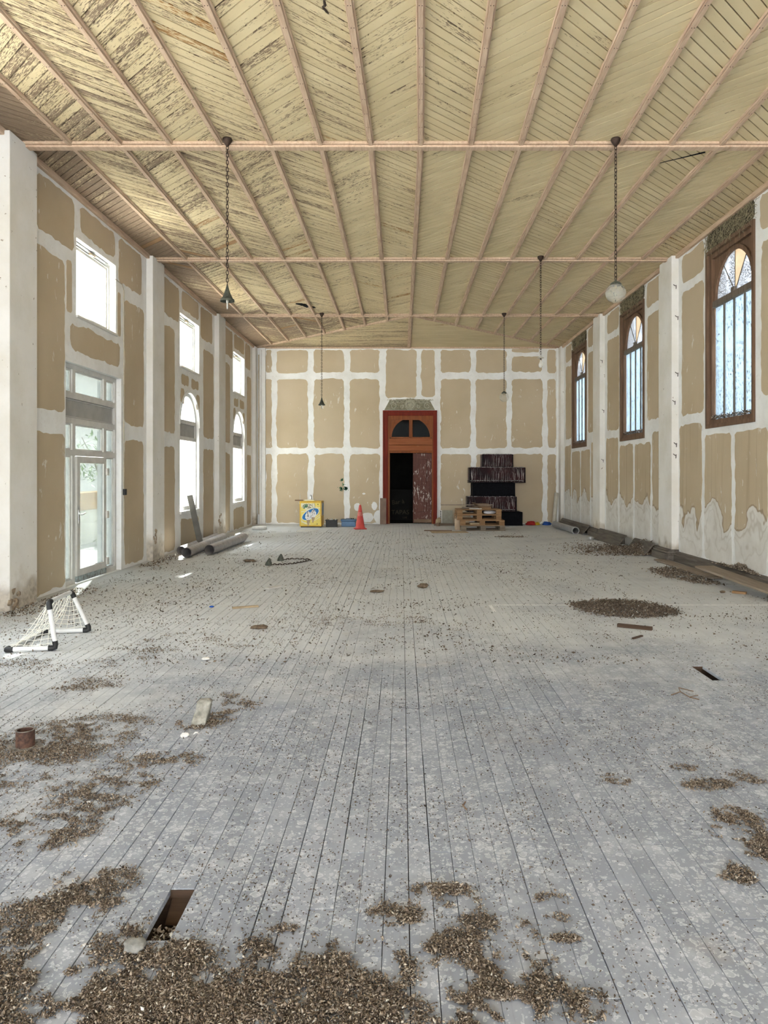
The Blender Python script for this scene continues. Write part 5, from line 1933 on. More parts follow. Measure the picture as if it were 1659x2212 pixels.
duct('duct_pipe', (-3.96, 13.62, 0.095), (-4.10, 17.0, 0.095), 0.090, 'ribbed grey duct pipe in the middle of the three by the left wall')
duct('duct_pipe', (-3.66, 14.10, 0.098), (-3.60, 16.7, 0.118), 0.094, 'ribbed grey duct pipe farthest from the wall, with a bent far end', True, (0.30, 0.1, -0.25))
duct('duct_pipe', (-4.22, 14.15, 0.082), (-4.33, 17.3, 0.082), 0.078, 'dark duct pipe closest to the left wall, behind the other two')
p0, p1 = Vector((-4.13, 15.28, 0.0)), Vector((-4.41, 15.40, 1.10))
r = empty('leaning_channel', p0)
tag(r, 'long grey metal channel leaning on the sill of the first arched window', 'channel')
t = (p1 - p0).normalized()
s = Vector((1, 0.35, 0)); s = (s - t * s.dot(t)).normalized()
q = t.cross(s)
Mx = Matrix((s, q, t)).transposed().to_4x4()
L = (p1 - p0).length
m = MB()
m.cbox(-0.058, 0.058, -0.004, 0.004, 0, L, 0.002, Mx)
m.cbox(-0.058, -0.050, 0.0, 0.055, 0, L, 0.002, Mx)
m.cbox(0.050, 0.058, 0.0, 0.055, 0, L, 0.002, Mx)
m.build('channel', M['channel_grey'], r)

# fallen lamp canopies with their chain
for px, py, lb, rz in ((580, 1221, 'nearer of two fallen lamp cones lying with a chain on the floor', 0.2), (606, 1211, 'farther of two fallen lamp cones lying with a chain on the floor', -0.3)):
    x, y = floor_at(px, py)
    o = MB().lathe([(0.0, 0.125), (0.016, 0.115), (0.030, 0.085), (0.055, 0.03), (0.062, 0.0), (0.056, 0.0), (0.0, 0.09)], 18).build('lamp_cone', M['verdigris'], None, smooth=True)
    o.location = (x, y, 0.001)
    o.rotation_euler = (0.12, 0.15, rz)
    tag(o, lb, 'lamp part', 'fallen lamp cones on the floor')
ch = empty('fallen_chain', (*floor_at(640, 1216), 0))
tag(ch, 'dark chain lying in a loop on the floor between the two fallen lamp cones', 'chain')
pts = [floor_at(*q) for q in ((588, 1221), (610, 1221), (632, 1219), (650, 1216), (664, 1213), (672, 1211.5), (664, 1209.5), (648, 1209), (630, 1208.5), (612, 1210))]
o0 = Vector((*floor_at(640, 1216), 0))
m = MB()
dens = []
for (x0, y0), (x1, y1) in zip(pts[:-1], pts[1:]):
    L = math.hypot(x1 - x0, y1 - y0)
    n = max(1, int(L / 0.042))
    for i in range(n):
        dens.append((x0 + (x1 - x0) * i / n, y0 + (y1 - y0) * i / n, math.atan2(y1 - y0, x1 - x0)))
for i, (x, y, a) in enumerate(dens):
    lk = link_mesh(0.056, 0.030, 0.0055, 10, 5)
    tw = PI / 2 * (i % 2) * 0.8
    vs = []
    for px, py, pz in lk.v:
        u, v, w = pz, px * math.cos(tw), px * math.sin(tw) + py
        vs.append((x + u * math.cos(a) - v * math.sin(a) - o0.x, y + u * math.sin(a) + v * math.cos(a) - o0.y, max(0.002, w + 0.010)))
    m.add(vs, lk.f)
m.build('chain_links', M['dark_metal'], ch, kind='stuff')

# ================================================================== LEFT FOREGROUND THINGS
# toy football goal
A, B = Vector((-3.03, 6.49, 0.024)), Vector((-3.045, 7.23, 0.024))
C, D = Vector((-3.43, 6.41, 0.024)), Vector((-3.46, 7.13, 0.024))
E, G = Vector((-3.085, 6.47, 0.425)), Vector((-3.215, 7.21, 0.398))
org = Vector((-3.2, 6.8, 0))
r = empty('football_goal', org)
tag(r, 'small white toy football goal with black corner joints and a net beside the left pillar', 'goal')
for nm, p, q in (('post', A, E), ('post', B, G), ('crossbar', E, G), ('ground_tube', A, C), ('ground_tube', B, D), ('back_tube', C, D)):
    a = p + (q - p).normalized() * 0.03 - org
    b = q - (q - p).normalized() * 0.03 - org
    n = 9
    m = MB().tube([a + (b - a) * i / n + Vector((random.uniform(-1, 1), random.uniform(-1, 1), random.uniform(0, 1))) * 0.0015 for i in range(n + 1)], 0.0205, 12)
    m.build(nm, M['pvc_white'], r, smooth=True)
for p, ns in ((A, (C, E)), (B, (D, G)), (C, (A, D)), (D, (B, C)), (E, (A, G)), (G, (B, E))):
    d0, d1 = (ns[0] - p).normalized(), (ns[1] - p).normalized()
    path = [p + d0 * 0.062, p + d0 * 0.03, p + (d0 + d1) * 0.006, p + d1 * 0.03, p + d1 * 0.062]
    MB().tube([q - org for q in path], 0.0238, 12).build('corner_joint', M['black_plastic'], r, smooth=True)
m = MB()
NU, NV = 13, 11
def netp(u, v):
    top = E + (G - E) * u
    bot = C + (D - C) * u
    p = top + (bot - top) * v
    sag = math.sin(PI * v) * 0.05
    return p + Vector((0.03 * math.sin(PI * v), 0, -sag)) + Vector((0.006 * math.sin(u * 31 + v * 17), 0.006 * math.sin(v * 23 + u * 11), 0)) - org
for i in range(NU + 1):
    m.tube([netp(i / NU, j / NV) for j in range(NV + 1)], 0.0024, 4, caps=False)
for j in range(1, NV):
    m.tube([netp(i / NU, j / NV) for i in range(NU + 1)], 0.0024, 4, caps=False)
for side, (a, c, e) in enumerate(((A, C, E), (B, D, G))):
    for j in range(1, 9):
        t = j / 9
        p, q = e + (a - e) * t, e + (c - e) * t
        m.tube([p - org, (p + q) / 2 + Vector((0, 0.012, -0.02)) - org, q - org], 0.0024, 4, caps=False)
    for j in range(1, 6):
        t = j / 6
        q = a + (c - a) * t
        m.tube([e - org, (e + q) / 2 + Vector((0, 0.015, 0)) - org, q - org + Vector((0, 0, 0.01))], 0.0024, 4, caps=False)
m.build('net', M['net_cord'], r, kind='stuff', fix=False)

# pipe stub on a floor plate
r = empty('pipe_stub', (-2.135, 4.20, 0))
tag(r, 'rusty short pipe stub standing on a square floor plate at the left edge', 'pipe stub')
Mx = rot(0, 0, 0.62)
MB().cbox(-0.085, 0.085, -0.075, 0.075, 0.001, 0.008, 0.002, Mx).build('plate', M['steel_plate'], r)
m = MB()
m.lathe([(0.043, 0.010), (0.043, 0.098), (0.050, 0.098), (0.050, 0.008)], 28)
m.lathe([(0.0, 0.02), (0.043, 0.02)], 28)
m.build('tube', M['rust'], r, smooth=True)
m = MB()
m.lathe([(0.0425, 0.0975), (0.0435, 0.100), (0.0495, 0.100), (0.0508, 0.0975)], 28)
m.build('rim', M['steel_plate'], r, smooth=True)
# concrete lump
x, y = floor_at(428, 1565)
m = MB()
bm = bmesh.new()
bmesh.ops.create_cube(bm, size=1)
bmesh.ops.subdivide_edges(bm, edges=bm.edges, cuts=4, use_grid_fill=True)
for v in bm.verts:
    z = v.co.z + 0.5
    p = Vector((v.co.x * 0.085 + 0.02 * z, v.co.y * 0.07 * (1.1 - 0.55 * z) + 0.035 * z, z * 0.135))
    if z > 0.9:
        p.z -= 0.012 * (abs(v.co.x) > 0.4)
    if v.co.y < -0.3 and z < 0.35:
        p.y -= 0.035
    p += Vector((mnoise.noise(p * 30), mnoise.noise(p * 30 + Vector((5, 0, 0))), mnoise.noise(p * 30 + Vector((0, 9, 0))))) * 0.005
    v.co = Vector((p.x, p.y, max(0.0, p.z)))
m.from_bm(bm)
o = m.build('concrete_lump', M['concrete'], None, smooth='all')
o.location = (x + 0.005, y + 0.035, 0.0)
tag(o, 'wedge-shaped lump of concrete standing upright on the planks', 'concrete')
# stones and small finds
def stone(px, py, r_, mt, name, label, cat, flatz=0.6, seed=1, amp=0.3, asp=1.2):
    x, y = floor_at(px, py)
    o = MB().blob((0, 0, r_ * flatz * 0.8), (r_ * asp, r_, r_ * flatz), seed, amp, 3, 0.0).build(name, M[mt], None, smooth='all')
    o.location = (x, y, 0.0005)
    tag(o, label, cat)
    return o


stone(291, 2053, 0.030, 'stone', 'stone', 'grey rough stone lying below the long hole in the planks', 'stone', 0.7, 2)
stone(399, 1592, 0.022, 'stone_white', 'stone', 'white stone lying near the concrete lump', 'stone', 0.6, 3, 0.4)
stone(445, 1425, 0.030, 'stone_white', 'stone', 'pale flat stone on the planks beyond the concrete lump', 'stone', 0.4, 4, 0.4)
stone(914, 1270, 0.055, 'mud_brown', 'mud_lump', 'brown lump in the middle of the far floor', 'lump', 0.6, 5, 0.45)
stone(560, 1358, 0.050, 'mud_brown', 'mud_lump', 'brown lump on the floor left of the middle', 'lump', 0.4, 6, 0.45, 1.6)
stone(814, 1279, 0.06, 'mud_brown', 'mud_lump', 'low brown heap on the floor, left neighbour of the far brown lump', 'lump', 0.25, 7, 0.45, 1.5)
stone(541, 1214, 0.08, 'mud_brown', 'mud_lump', 'dark dried lump on the floor in front of the duct pipes', 'lump', 0.3, 8, 0.45, 1.4)
stone(1272, 1193, 0.06, 'mud_brown', 'mud_lump', 'dark lump on the floor near the zinc tin', 'lump', 0.35, 9, 0.45, 1.3)
stone(1533, 1240, 0.075, 'stone', 'wasp_nest', 'round grey papery ball lying on the board by the right baseboard', 'ball', 0.85, 10, 0.2, 1.1)
stone(1561, 1281, 0.028, 'mud_brown', 'mud_lump', 'small dark lump in front of the long board by the right wall', 'lump', 0.7, 11, 0.3)
stone(457, 1312, 0.022, 'blue_cloth', 'plastic_scrap', 'small blue plastic scrap on the left part of the floor', 'plastic', 0.5, 12, 0.1)
for px, py, lb in ((191, 1737, 'white down feather farthest up in the left litter, above the pipe stub patch edge'), (186, 1855, 'white down feather on bare planks left of the long hole'),
                   (182, 2047, 'white down feather in the thick litter left of the grey stone'), (240, 2185, 'white down feather at the bottom edge of the thick left litter'),
                   (446, 2076, 'white down feather on bare planks right of the grey stone'), (267, 1726, 'white down feather right of the farthest one in the left litter')):
    x, y = floor_at(px, py)
    m = MB()
    for j in range(14):
        a = random.uniform(0, 2 * PI)
        L = random.uniform(0.004, 0.011)
        m.tube([(0, 0, 0.003), (0.5 * L * math.cos(a), 0.5 * L * math.sin(a), 0.006), (L * math.cos(a), L * math.sin(a), random.uniform(0.001, 0.008))], 0.0011, 3, caps=False)
    o = m.build('down_feather', M['stone_white'], None, fix=False)
    o.location = (x, y, 0.006)
    tag(o, lb, 'feather', 'white down feathers in the litter')
x, y = floor_at(421, 1588)
o = MB().tube([(-0.01, 0, 0.004), (0, 0.01, 0.012), (0.012, 0.012, 0.010), (0.022, 0.004, 0.004)], [0.002, 0.005, 0.004, 0.001], 6).build('feather', M['stone_white'], None)
o.location = (x, y, 0.001)
tag(o, 'curled white feather beside the white stone near the concrete lump', 'feather')
# sticks, battens and boards on the floor
def stick(p, q, w, t, mat, label, name='wood_strip', z=0.001):
    (x0, y0), (x1, y1) = floor_at(*p), floor_at(*q)
    L = math.hypot(x1 - x0, y1 - y0)
    o = MB().cbox(-L / 2, L / 2, -w / 2, w / 2, 0, t, min(w, t) * 0.12).build(name, M[mat])
    o.location = ((x0 + x1) / 2, (y0 + y1) / 2, z)
    o.rotation_euler = (0, 0, math.atan2(y1 - y0, x1 - x0))
    tag(o, label, 'wood strip')
    return o


stick((1334, 1354), (1409, 1362), 0.045, 0.035, 'joist_wood', 'dark wooden strip lying right of the middle below the round litter heap')
stick((1367, 1381), (1387, 1375), 0.025, 0.014, 'joist_wood', 'short dark splinter below the dark wooden strip')
stick((502, 1315), (558, 1311), 0.05, 0.018, 'cardboard', 'pale wooden strip on the left middle floor')
stick((577, 1273), (606, 1268), 0.09, 0.02, 'paper', 'white wooden strip on the floor behind the pale strip')
stick((1582, 1281), (1612, 1284), 0.06, 0.03, 'pallet_wood', 'reddish wood piece in front of the long board end')
stick((1552, 1253), (1577, 1250), 0.05, 0.02, 'scrap_wood', 'short wood piece lying on the long board by the right baseboard', z=0.036)
x0, y0 = floor_at(1441, 1214)
o = MB().cbox(-0.11, 0.11, 0.0, 2.35, 0.004, 0.03, 0.004, rot(0, 0, 0.0, (4.60, 10.85, 0))).build('long_board', M['board_wood'])
tag(o, 'wide long board lying along the right baseboard, far one of two', 'board')
r = MB().cbox(-0.14, 0.14, 0.0, 2.1, 0.0, 0.03, 0.004, rot(0.035, 0, 0.05, (4.56, 8.82, 0.09))).build('long_board', M['board_wood'])
r.matrix_world = Matrix.Identity(4)
tag(r, 'wide dusty board propped up along the right wall, nearest to the viewer', 'board')
o = MB().cbox(-0.12, 0.14, 0, 0.12, 0.0, 0.085, 0.006, rot(0, 0, 0.05, (4.55, 8.85, 0))).build('wood_block', M['base_wood'])
tag(o, 'dark block under the near end of the propped board', 'block')
# tin
x, y = floor_at(1275, 1166)
r = empty('zinc_tin', (x, y, 0))
tag(r, 'low round zinc tin on the floor in front of the loose baseboard', 'tin')
MB().lathe([(0.0, 0.0), (0.085, 0.0), (0.087, 0.004), (0.087, 0.055), (0.080, 0.055), (0.078, 0.012), (0.0, 0.010)], 24).build('body', M['zinc'], r, smooth=True)
m = MB()
m.tube([(0.088 * math.cos(2 * PI * i / 24), 0.088 * math.sin(2 * PI * i / 24), 0.055) for i in range(24)], 0.004, 6, closed=True)
m.build('rim', M['zinc'], r, smooth=True)
# twigs
for i, (pts, lb) in enumerate(((((1450, 1503), (1470, 1497), (1490, 1508), (1510, 1514)), 'thin bent twig on the right part of the floor below the hole'),
                              (((1005, 1735), (1000, 1745), (1008, 1752)), 'tiny curled twig in the middle of the foreground'))):
    m = MB()
    P = [floor_at(*q) for q in pts]
    m.tube([(x, y, 0.006 + 0.004 * (j % 2)) for j, (x, y) in enumerate(P)], 0.004, 5)
    if i == 0:
        m.tube([(P[1][0], P[1][1], 0.008), (P[1][0] + 0.02, P[1][1] + 0.09, 0.012), (P[1][0] + 0.10, P[1][1] + 0.02, 0.006)], 0.0035, 5)
        m.tube([(P[2][0], P[2][1], 0.008), (P[2][0] + 0.07, P[2][1] + 0.03, 0.012)], 0.003, 5)
    tag(m.build('twig', M['scrap_wood']), lb, 'twig')

# chalk sign in the dark room
r = empty('bar_sign', (0.02, 24.6, 0.0))
tag(r, 'black chalkboard lettered Bar à TAPAS standing in the dark room beyond the doorway', 'sign')
MB().cbox(-0.46, 0.40, 0.0, 0.02, 0.0, 1.02, 0.004).build('board', M['dark_room'], r)
for txt, x, z, s, ry in (('Bar à', -0.345, 0.52, 0.20, -0.12), ('TAPAS', -0.37, 0.20, 0.205, 0.0), ('1.5€', 0.0, 0.06, 0.085, 0.0)):
    c = bpy.data.curves.new('lettering', 'FONT')
    c.body = txt
    c.size = s
    c.extrude = 0.001
    o = text_mesh(c, M['chalk'], r)
    o.location = (x, -0.004, z)
    o.rotation_euler = (PI / 2, ry, 0)

# broken plank end sagging into the long hole
o = MB().cbox(-0.862 + 0.004, -0.862 + PW - 0.004, -0.115, 0.0, -0.02, 0.0, 0.003).build('sunken_plank', M['joist_wood'], floor)
o.location, o.rotation_euler = (0, 2.775, -0.022), (0.55, 0, 0)
for hx, ha, hb in HOLES:
    MB().box(hx + 0.001, hx + PW - 0.001, hb - 0.006, hb - 0.0008, -0.03, -0.003).build('broken_end', M['joist_wood'], floor, fix=False)

# ================================================================== OUTSIDE
o = MB().box(-40, 40, -25, 70, -0.75, -0.45).build('ground', M['outside_ground'], kind='structure', fix=False)
# forecourt level with the sills of the glazed door
MB().box(-8.6, XL - 0.3, -5, 30, -0.45, -0.06).build('pavement', M['outside_ground'], kind='structure', fix=False)
r = empty('neighbour_building', (-13.0, 24, -0.45))
tag(r, 'pale building with a dark tiled roof seen through the left windows', 'building')
MB().box(-3.0, 0.0, -2.0, 28.0, 0.0, 6.1).build('wall', M['outside_wall'], r)
m = MB()
m.box(-3.3, 0.35, -2.4, 28.4, 6.1, 6.25)
m.add([(-3.4, -2.5, 6.25), (0.4, -2.5, 6.25), (-1.5, -2.5, 7.4), (-3.4, 28.5, 6.25), (0.4, 28.5, 6.25), (-1.5, 28.5, 7.4)], [(0, 1, 2), (3, 5, 4), (1, 4, 5, 2), (0, 2, 5, 3)])
roof = m.build('roof', M['roof_tile'], r)
for y in (3.0, 9.0, 15.0, 21.0):
    f = MB().cbox(-0.02, 0.05, y - 0.6, y + 0.6, 3.1, 4.9, 0.01).build('window', M['frame_panel_grey'], r)
    MB().box(0.05, 0.06, y - 0.5, y + 0.5, 3.2, 4.8).build('window_pane', M['glass_dark'], f)
m = MB()
m.tube([(0.06, 1.0, 0.3), (0.06, 1.0, 6.1)], 0.06, 8)
m.build('downpipe', M['frame_panel_grey'], r)
# cream piers outside the window bays
for i, y in enumerate((12.75, 17.5, 22.3)):
    o = MB().cbox(-6.2, -5.75, y - 0.25, y + 0.25, -0.06, 5.2, 0.02).build('outside_pier', M['outside_wall'])
    tag(o, 'cream outside pier seen through the glazing left, ' + ('beside the glazed door' if i == 0 else 'beside the first arched window' if i == 1 else 'beside the last arched window'), 'pier')
r = empty('planter', (-7.4, 19.5, -0.06))
tag(r, 'low ochre planter wall outside the glazed door', 'planter')
MB().cbox(-0.2, 0.2, -5.0, 6.0, 0.0, 0.78, 0.01).build('base', M['outside_wall'], r)
MB().cbox(-0.25, 0.25, -5.1, 6.1, 0.78, 1.18, 0.02).build('ochre_band', M['ochre_wall'], r)
SHR = [(-6.3, 16.6, -0.06, 0.5, 0.75, 'leafy shrub outside, low behind the glass of the door'), (-7.4, 18.4, 1.13, 0.7, 1.3, 'tall leafy shrub growing above the ochre planter wall'),
       (-6.45, 18.9, -0.06, 0.48, 0.7, 'low shrub outside in front of the ochre planter wall'), (-7.5, 21.2, 1.13, 0.5, 0.9, 'shrub farther along the ochre planter wall')]
for x, y, z, rad, h, lb in SHR:
    r = empty('shrub', (x, y, z))
    tag(r, lb, 'shrub', 'shrubs outside the left windows')
    m = MB()
    for j in range(6):
        a = random.uniform(0, 2 * PI)
        m.tube([(0, 0, 0), (0.3 * rad * math.cos(a), 0.3 * rad * math.sin(a), h * 0.5), (0.8 * rad * math.cos(a), 0.8 * rad * math.sin(a), h * random.uniform(0.8, 1.1))], [0.018, 0.012, 0.004], 5)
    m.build('stems', M['bark'], r)
    m = MB()
    for j in range(420):
        a, rr = random.uniform(0, 2 * PI), rad * math.sqrt(random.random())
        zz = h * random.uniform(0.15, 1.25) * (1 - 0.35 * (rr / rad) ** 2)
        c = Vector((rr * math.cos(a), rr * math.sin(a), zz))
        d = Vector((random.gauss(0, 1), random.gauss(0, 1), random.gauss(0.3, 0.6))).normalized()
        s = d.cross(Vector((0, 0, 1)))
        s = (s if s.length > 0.1 else Vector((1, 0, 0))).normalized()
        L, w = random.uniform(0.14, 0.24), random.uniform(0.018, 0.032)
        m.add([c, c + d * L * 0.5 + s * w, c + d * L, c + d * L * 0.5 - s * w], [(0, 1, 2, 3)])
    m.build('foliage', M['leaf'], r, kind='stuff', fix=False)
# small notice near the arched window
r = empty('notice_board', (-10.5, 33.0, 0.0))
tag(r, 'white notice with red letters outside the first arched window', 'sign')
MB().cbox(-0.03, 0.03, -0.9, 0.9, -0.05, 1.75, 0.01, rot(0, 0, -0.6)).build('board', M['outside_wall'], r)
for txt, z in (('ZA', 0.95), ('ST', 0.25)):
    c = bpy.data.curves.new('lettering', 'FONT')
    c.body, c.size, c.extrude = txt, 0.72, 0.002
    c.align_x = 'CENTER'
    o = text_mesh(c, M['sign_red'], r)
    o.location = (0.04, -0.03, z)
    o.rotation_euler = (PI / 2, 0, PI / 2 - 0.6)
r = empty('added_building', (13.5, 16, -0.45))  # added outside only to vary the light seen through the frosted panes
tag(r, 'added pale building with a white band, varying the light behind the right windows', 'building')
MB().box(0.0, 3.0, -8.0, 14.0, 0.0, 2.7).build('wall', M['frame_panel_grey'], r)
MB().box(-0.12, 3.1, -8.1, 14.1, 2.7, 3.3).build('white_band', M['outside_wall'], r)

# ================================================================== LITTER
def vnoise(x, y, s, seed=0.0):
    return np.array([mnoise.noise(Vector((a * s + seed, b * s, seed * 1.7))) for a, b in zip(x, y)])


OCT = np.array([(1, 0, 0), (-1, 0, 0), (0, 1, 0), (0, -1, 0), (0, 0, 1), (0, 0, -1)], float)
OCF = np.array([(0, 2, 4), (2, 1, 4), (1, 3, 4), (3, 0, 4), (2, 0, 5), (1, 2, 5), (3, 1, 5), (0, 3, 5)])
# a curled husk: bent strip of three-sided section
CUV, CUF = [], []
for i in range(5):
    a = -1.25 + 2.5 * i / 4
    w = (0.25, 0.42, 0.48, 0.42, 0.22)[i]
    cx_, cy_ = math.sin(a), 1 - math.cos(a)
    CUV += [(cx_, cy_ - 0.3, -w * 0.5), (cx_, cy_ - 0.3, w * 0.5), (cx_ * 0.75, cy_ * 0.75 - 0.1 + w * 0.5, 0.0)]
for i in range(4):
    b = i * 3
    CUF += [(b, b + 1, b + 4), (b, b + 4, b + 3), (b + 1, b + 2, b + 5), (b + 1, b + 5, b + 4), (b + 2, b, b + 3), (b + 2, b + 3, b + 5)]
CUV, CUF = np.array(CUV, float), np.array(CUF)


def litter(name, label, x, y, z, size, curl=0.4, light=0.03, cat='litter', parent=None, dark=1.0):
    """one heap of uncountable crumbs: every crumb is a small solid of its own"""
    n = len(x)
    V, Fc, T = [], [], []
    base = 0
    pick = RNG.random(n) < curl
    for tv, tf, idx in ((CUV, CUF, np.nonzero(pick)[0]), (OCT, OCF, np.nonzero(~pick)[0])):
        k = len(idx)
        if not k:
            continue
        s = size[idx]
        if tv is CUV:
            sc_ = np.stack([s * RNG.uniform(0.7, 1.1, k), s * RNG.uniform(0.5, 0.9, k), s * RNG.uniform(0.5, 0.9, k)], 1)
        else:
            sc_ = np.stack([s * RNG.uniform(0.7, 1.3, k), s * RNG.uniform(0.35, 0.7, k), s * RNG.uniform(0.22, 0.5, k)], 1)
        P = tv[None] * sc_[:, None, :]
        P = P + RNG.normal(0, 0.12, P.shape) * s[:, None, None]
        az, tl, rl = RNG.uniform(0, 2 * PI, k), RNG.normal(0, 0.45, k), RNG.uniform(0, 2 * PI, k) if tv is CUV else RNG.normal(0, 0.5, k)
        cr, sr = np.cos(rl)[:, None], np.sin(rl)[:, None]
        X0, Y0, Z0 = P[..., 0], P[..., 1] * cr - P[..., 2] * sr, P[..., 1] * sr + P[..., 2] * cr
        ct, st = np.cos(tl)[:, None], np.sin(tl)[:, None]
        X1, Z1 = X0 * ct - Z0 * st, X0 * st + Z0 * ct
        ca, sa = np.cos(az)[:, None], np.sin(az)[:, None]
        X2, Y2 = X1 * ca - Y0 * sa, X1 * sa + Y0 * ca
        zmin = Z1.min(1, keepdims=True)
        Z2 = Z1 - zmin + z[idx][:, None]
        vv = np.stack([X2 + x[idx][:, None], Y2 + y[idx][:, None], Z2], -1).reshape(-1, 3)
        V.append(vv)
        Fc.append((tf[None] + (np.arange(k) * len(tv))[:, None, None] + base).reshape(-1, 3))
        base += k * len(tv)
        t = np.clip(RNG.beta(1.7, 2.3, k) * dark, 0, 0.9)
        t[RNG.random(k) < light] = 1.0
        T.append(np.repeat(t, len(tv)))
    V, Fc, T = np.concatenate(V), np.concatenate(Fc), np.concatenate(T)
    me = bpy.data.meshes.new(name)
    me.vertices.add(len(V))
    me.vertices.foreach_set('co', V.ravel())
    me.loops.add(Fc.size)
    me.loops.foreach_set('vertex_index', Fc.ravel().astype(np.int32))
    me.polygons.add(len(Fc))
    me.polygons.foreach_set('loop_start', np.arange(0, Fc.size, 3, dtype=np.int32))
    a = me.attributes.new('tint', 'FLOAT', 'POINT')
    a.data.foreach_set('value', T)
    me.materials.append(M['litter'])
    me.update(calc_edges=True)
    me.validate()
    o = bpy.data.objects.new(name, me)
    COL.objects.link(o)
    if parent is not None:
        o.parent = parent
        o['kind'] = 'stuff'
    else:
        tag(o, label, cat, None, 'stuff')
    return o


def in_holes(x, y):
    k = np.zeros(len(x), bool)
    for hx, a, b in HOLES:
        k |= (x > hx - 0.004) & (x < hx + PW + 0.004) & (y > a - 0.01) & (y < b + 0.01)
    return k


def patch(ells, n, clump=0.0, s=5.0, soft=0.35, seed=1.0):
    """points inside ellipses given on the photograph (centre, half axes), in floor metres, thinned by noise"""
    X_, Y_ = [], []
    for px, py, rx, ry, wgt in ells:
        x0, y0 = floor_at(px, py)
        hx = rx * y0 / F_PX
        yb, yt = floor_at(px, py + ry)[1], floor_at(px, max(CY + 40, py - ry))[1]
        k = int(n * wgt)
        a, r_ = RNG.uniform(0, 2 * PI, k), np.sqrt(RNG.random(k)) * (1 + soft * np.abs(RNG.normal(0, 0.5, k)))
        q = r_ * np.sin(a)
        X_.append(x0 + hx * r_ * np.cos(a))
        # keep the picture's perspective: farther half is longer
        Y_.append(np.where(q > 0, y0 + q * (yt - y0), y0 + q * (y0 - yb)))
    x, y = np.concatenate(X_), np.concatenate(Y_)
    if clump > -1:
        v = 0.8 * vnoise(x, y, s, seed) + 0.6 * vnoise(x, y, s * 3.1, seed + 5) + 0.35 * vnoise(x, y, s * 8.0, seed + 9)
        k = v > clump + np.abs(RNG.normal(0, 0.30, len(v))) - 0.12
        x, y = x[k], y[k]
    k = (x > XL + 0.14) & (x < XR - 0.02) & (y < YB - 0.05) & ~in_holes(x, y) & (y > 1.6)
    return x[k], y[k]


def heap_z(x, y, amt, s=6.0, seed=2.0):
    return np.abs(RNG.normal(0, 1, len(x))) * amt + 0.0004


# crumbs strewn over the whole floor
n = 40000
y = 1.9 * (14.5 / 1.9) ** RNG.random(n)
x = RNG.uniform(-0.60, 0.58, n) * y
v = vnoise(x, y, 1.3, 3.0) + 0.6 * vnoise(x, y, 4.5, 8.0) + np.where(x < -0.6, 0.10, -0.10) + np.where((y > 3.2) & (y < 8.5), 0.08, -0.10)
k = (v > -0.05 + RNG.normal(0, 0.24, n)) & (x > XL + 0.15) & (x < XR - 0.26) & ~in_holes(x, y)
x, y = x[k], y[k]
litter('litter_scatter', 'small dark crumbs strewn thinly over the whole plank floor', x, y, np.full(len(x), 0.0004), 0.0026 + 0.0034 * RNG.random(len(x)) ** 2 + 0.00055 * np.clip(y - 2.0, 0, 6.0), 0.2, 0.01, dark=0.5)
n = 14000
y = 6.0 * (20.0 / 6.0) ** RNG.random(n)
x = RNG.uniform(-4.3, 4.6, n)
v = vnoise(x, y, 0.9, 13.0) + 0.6 * vnoise(x, y, 3.0, 18.0) - 0.05 * x
k = (v > 0.12 + RNG.normal(0, 0.2, n)) & ~in_holes(x, y)
x, y = x[k], y[k]
litter('litter_scatter', 'fine dry crumbs over the far half of the floor', x, y, np.full(len(x), 0.0004), 0.007 + 0.011 * RNG.random(len(x)) ** 2, 0.2, 0.03, dark=0.6)

NEAR = lambda n_: 0.0036 + 0.0040 * RNG.random(n_) ** 1.5 + 0.004 * (RNG.random(n_) > 0.965)
# thick foreground carpet, left, middle and right
x, y = patch([(190, 2160, 260, 110, 0.40), (340, 2130, 120, 70, 0.16), (90, 2060, 120, 60, 0.10), (560, 2180, 90, 60, 0.10), (110, 1985, 120, 40, 0.09), (310, 2005, 50, 20, 0.02), (150, 1960, 70, 28, 0.05), (215, 1905, 70, 28, 0.05), (170, 1900, 40, 15, 0.02), (240, 1960, 25, 15, 0.02), (345, 2180, 180, 60, 0.2), (400, 2050, 40, 12, 0.02)], 52000, 0.0, 5.0, 0.45, 1.0)
litter('litter_heap', 'thick brown litter covering the planks at the lower left corner', x, y, heap_z(x, y, 0.004), NEAR(len(x)), 0.4, 0.012)
x, y = patch([(690, 2190, 100, 55, 0.22), (545, 2090, 45, 55, 0.12), (690, 2090, 55, 60, 0.17), (820, 2190, 90, 40, 0.18), (830, 2100, 60, 50, 0.14), (770, 2060, 35, 14, 0.05), (850, 1975, 50, 22, 0.06), (870, 1985, 35, 12, 0.02), (480, 2195, 60, 30, 0.12), (560, 2150, 60, 45, 0.12), (740, 2150, 60, 40, 0.14), (620, 2010, 30, 8, 0.015), (760, 2045, 30, 10, 0.02)], 26000, -0.10, 6.0, 0.5, 4.0)
litter('litter_heap', 'broken patches of brown litter along the bottom edge left of the middle', x, y, heap_z(x, y, 0.0045), NEAR(len(x)), 0.45, 0.012)
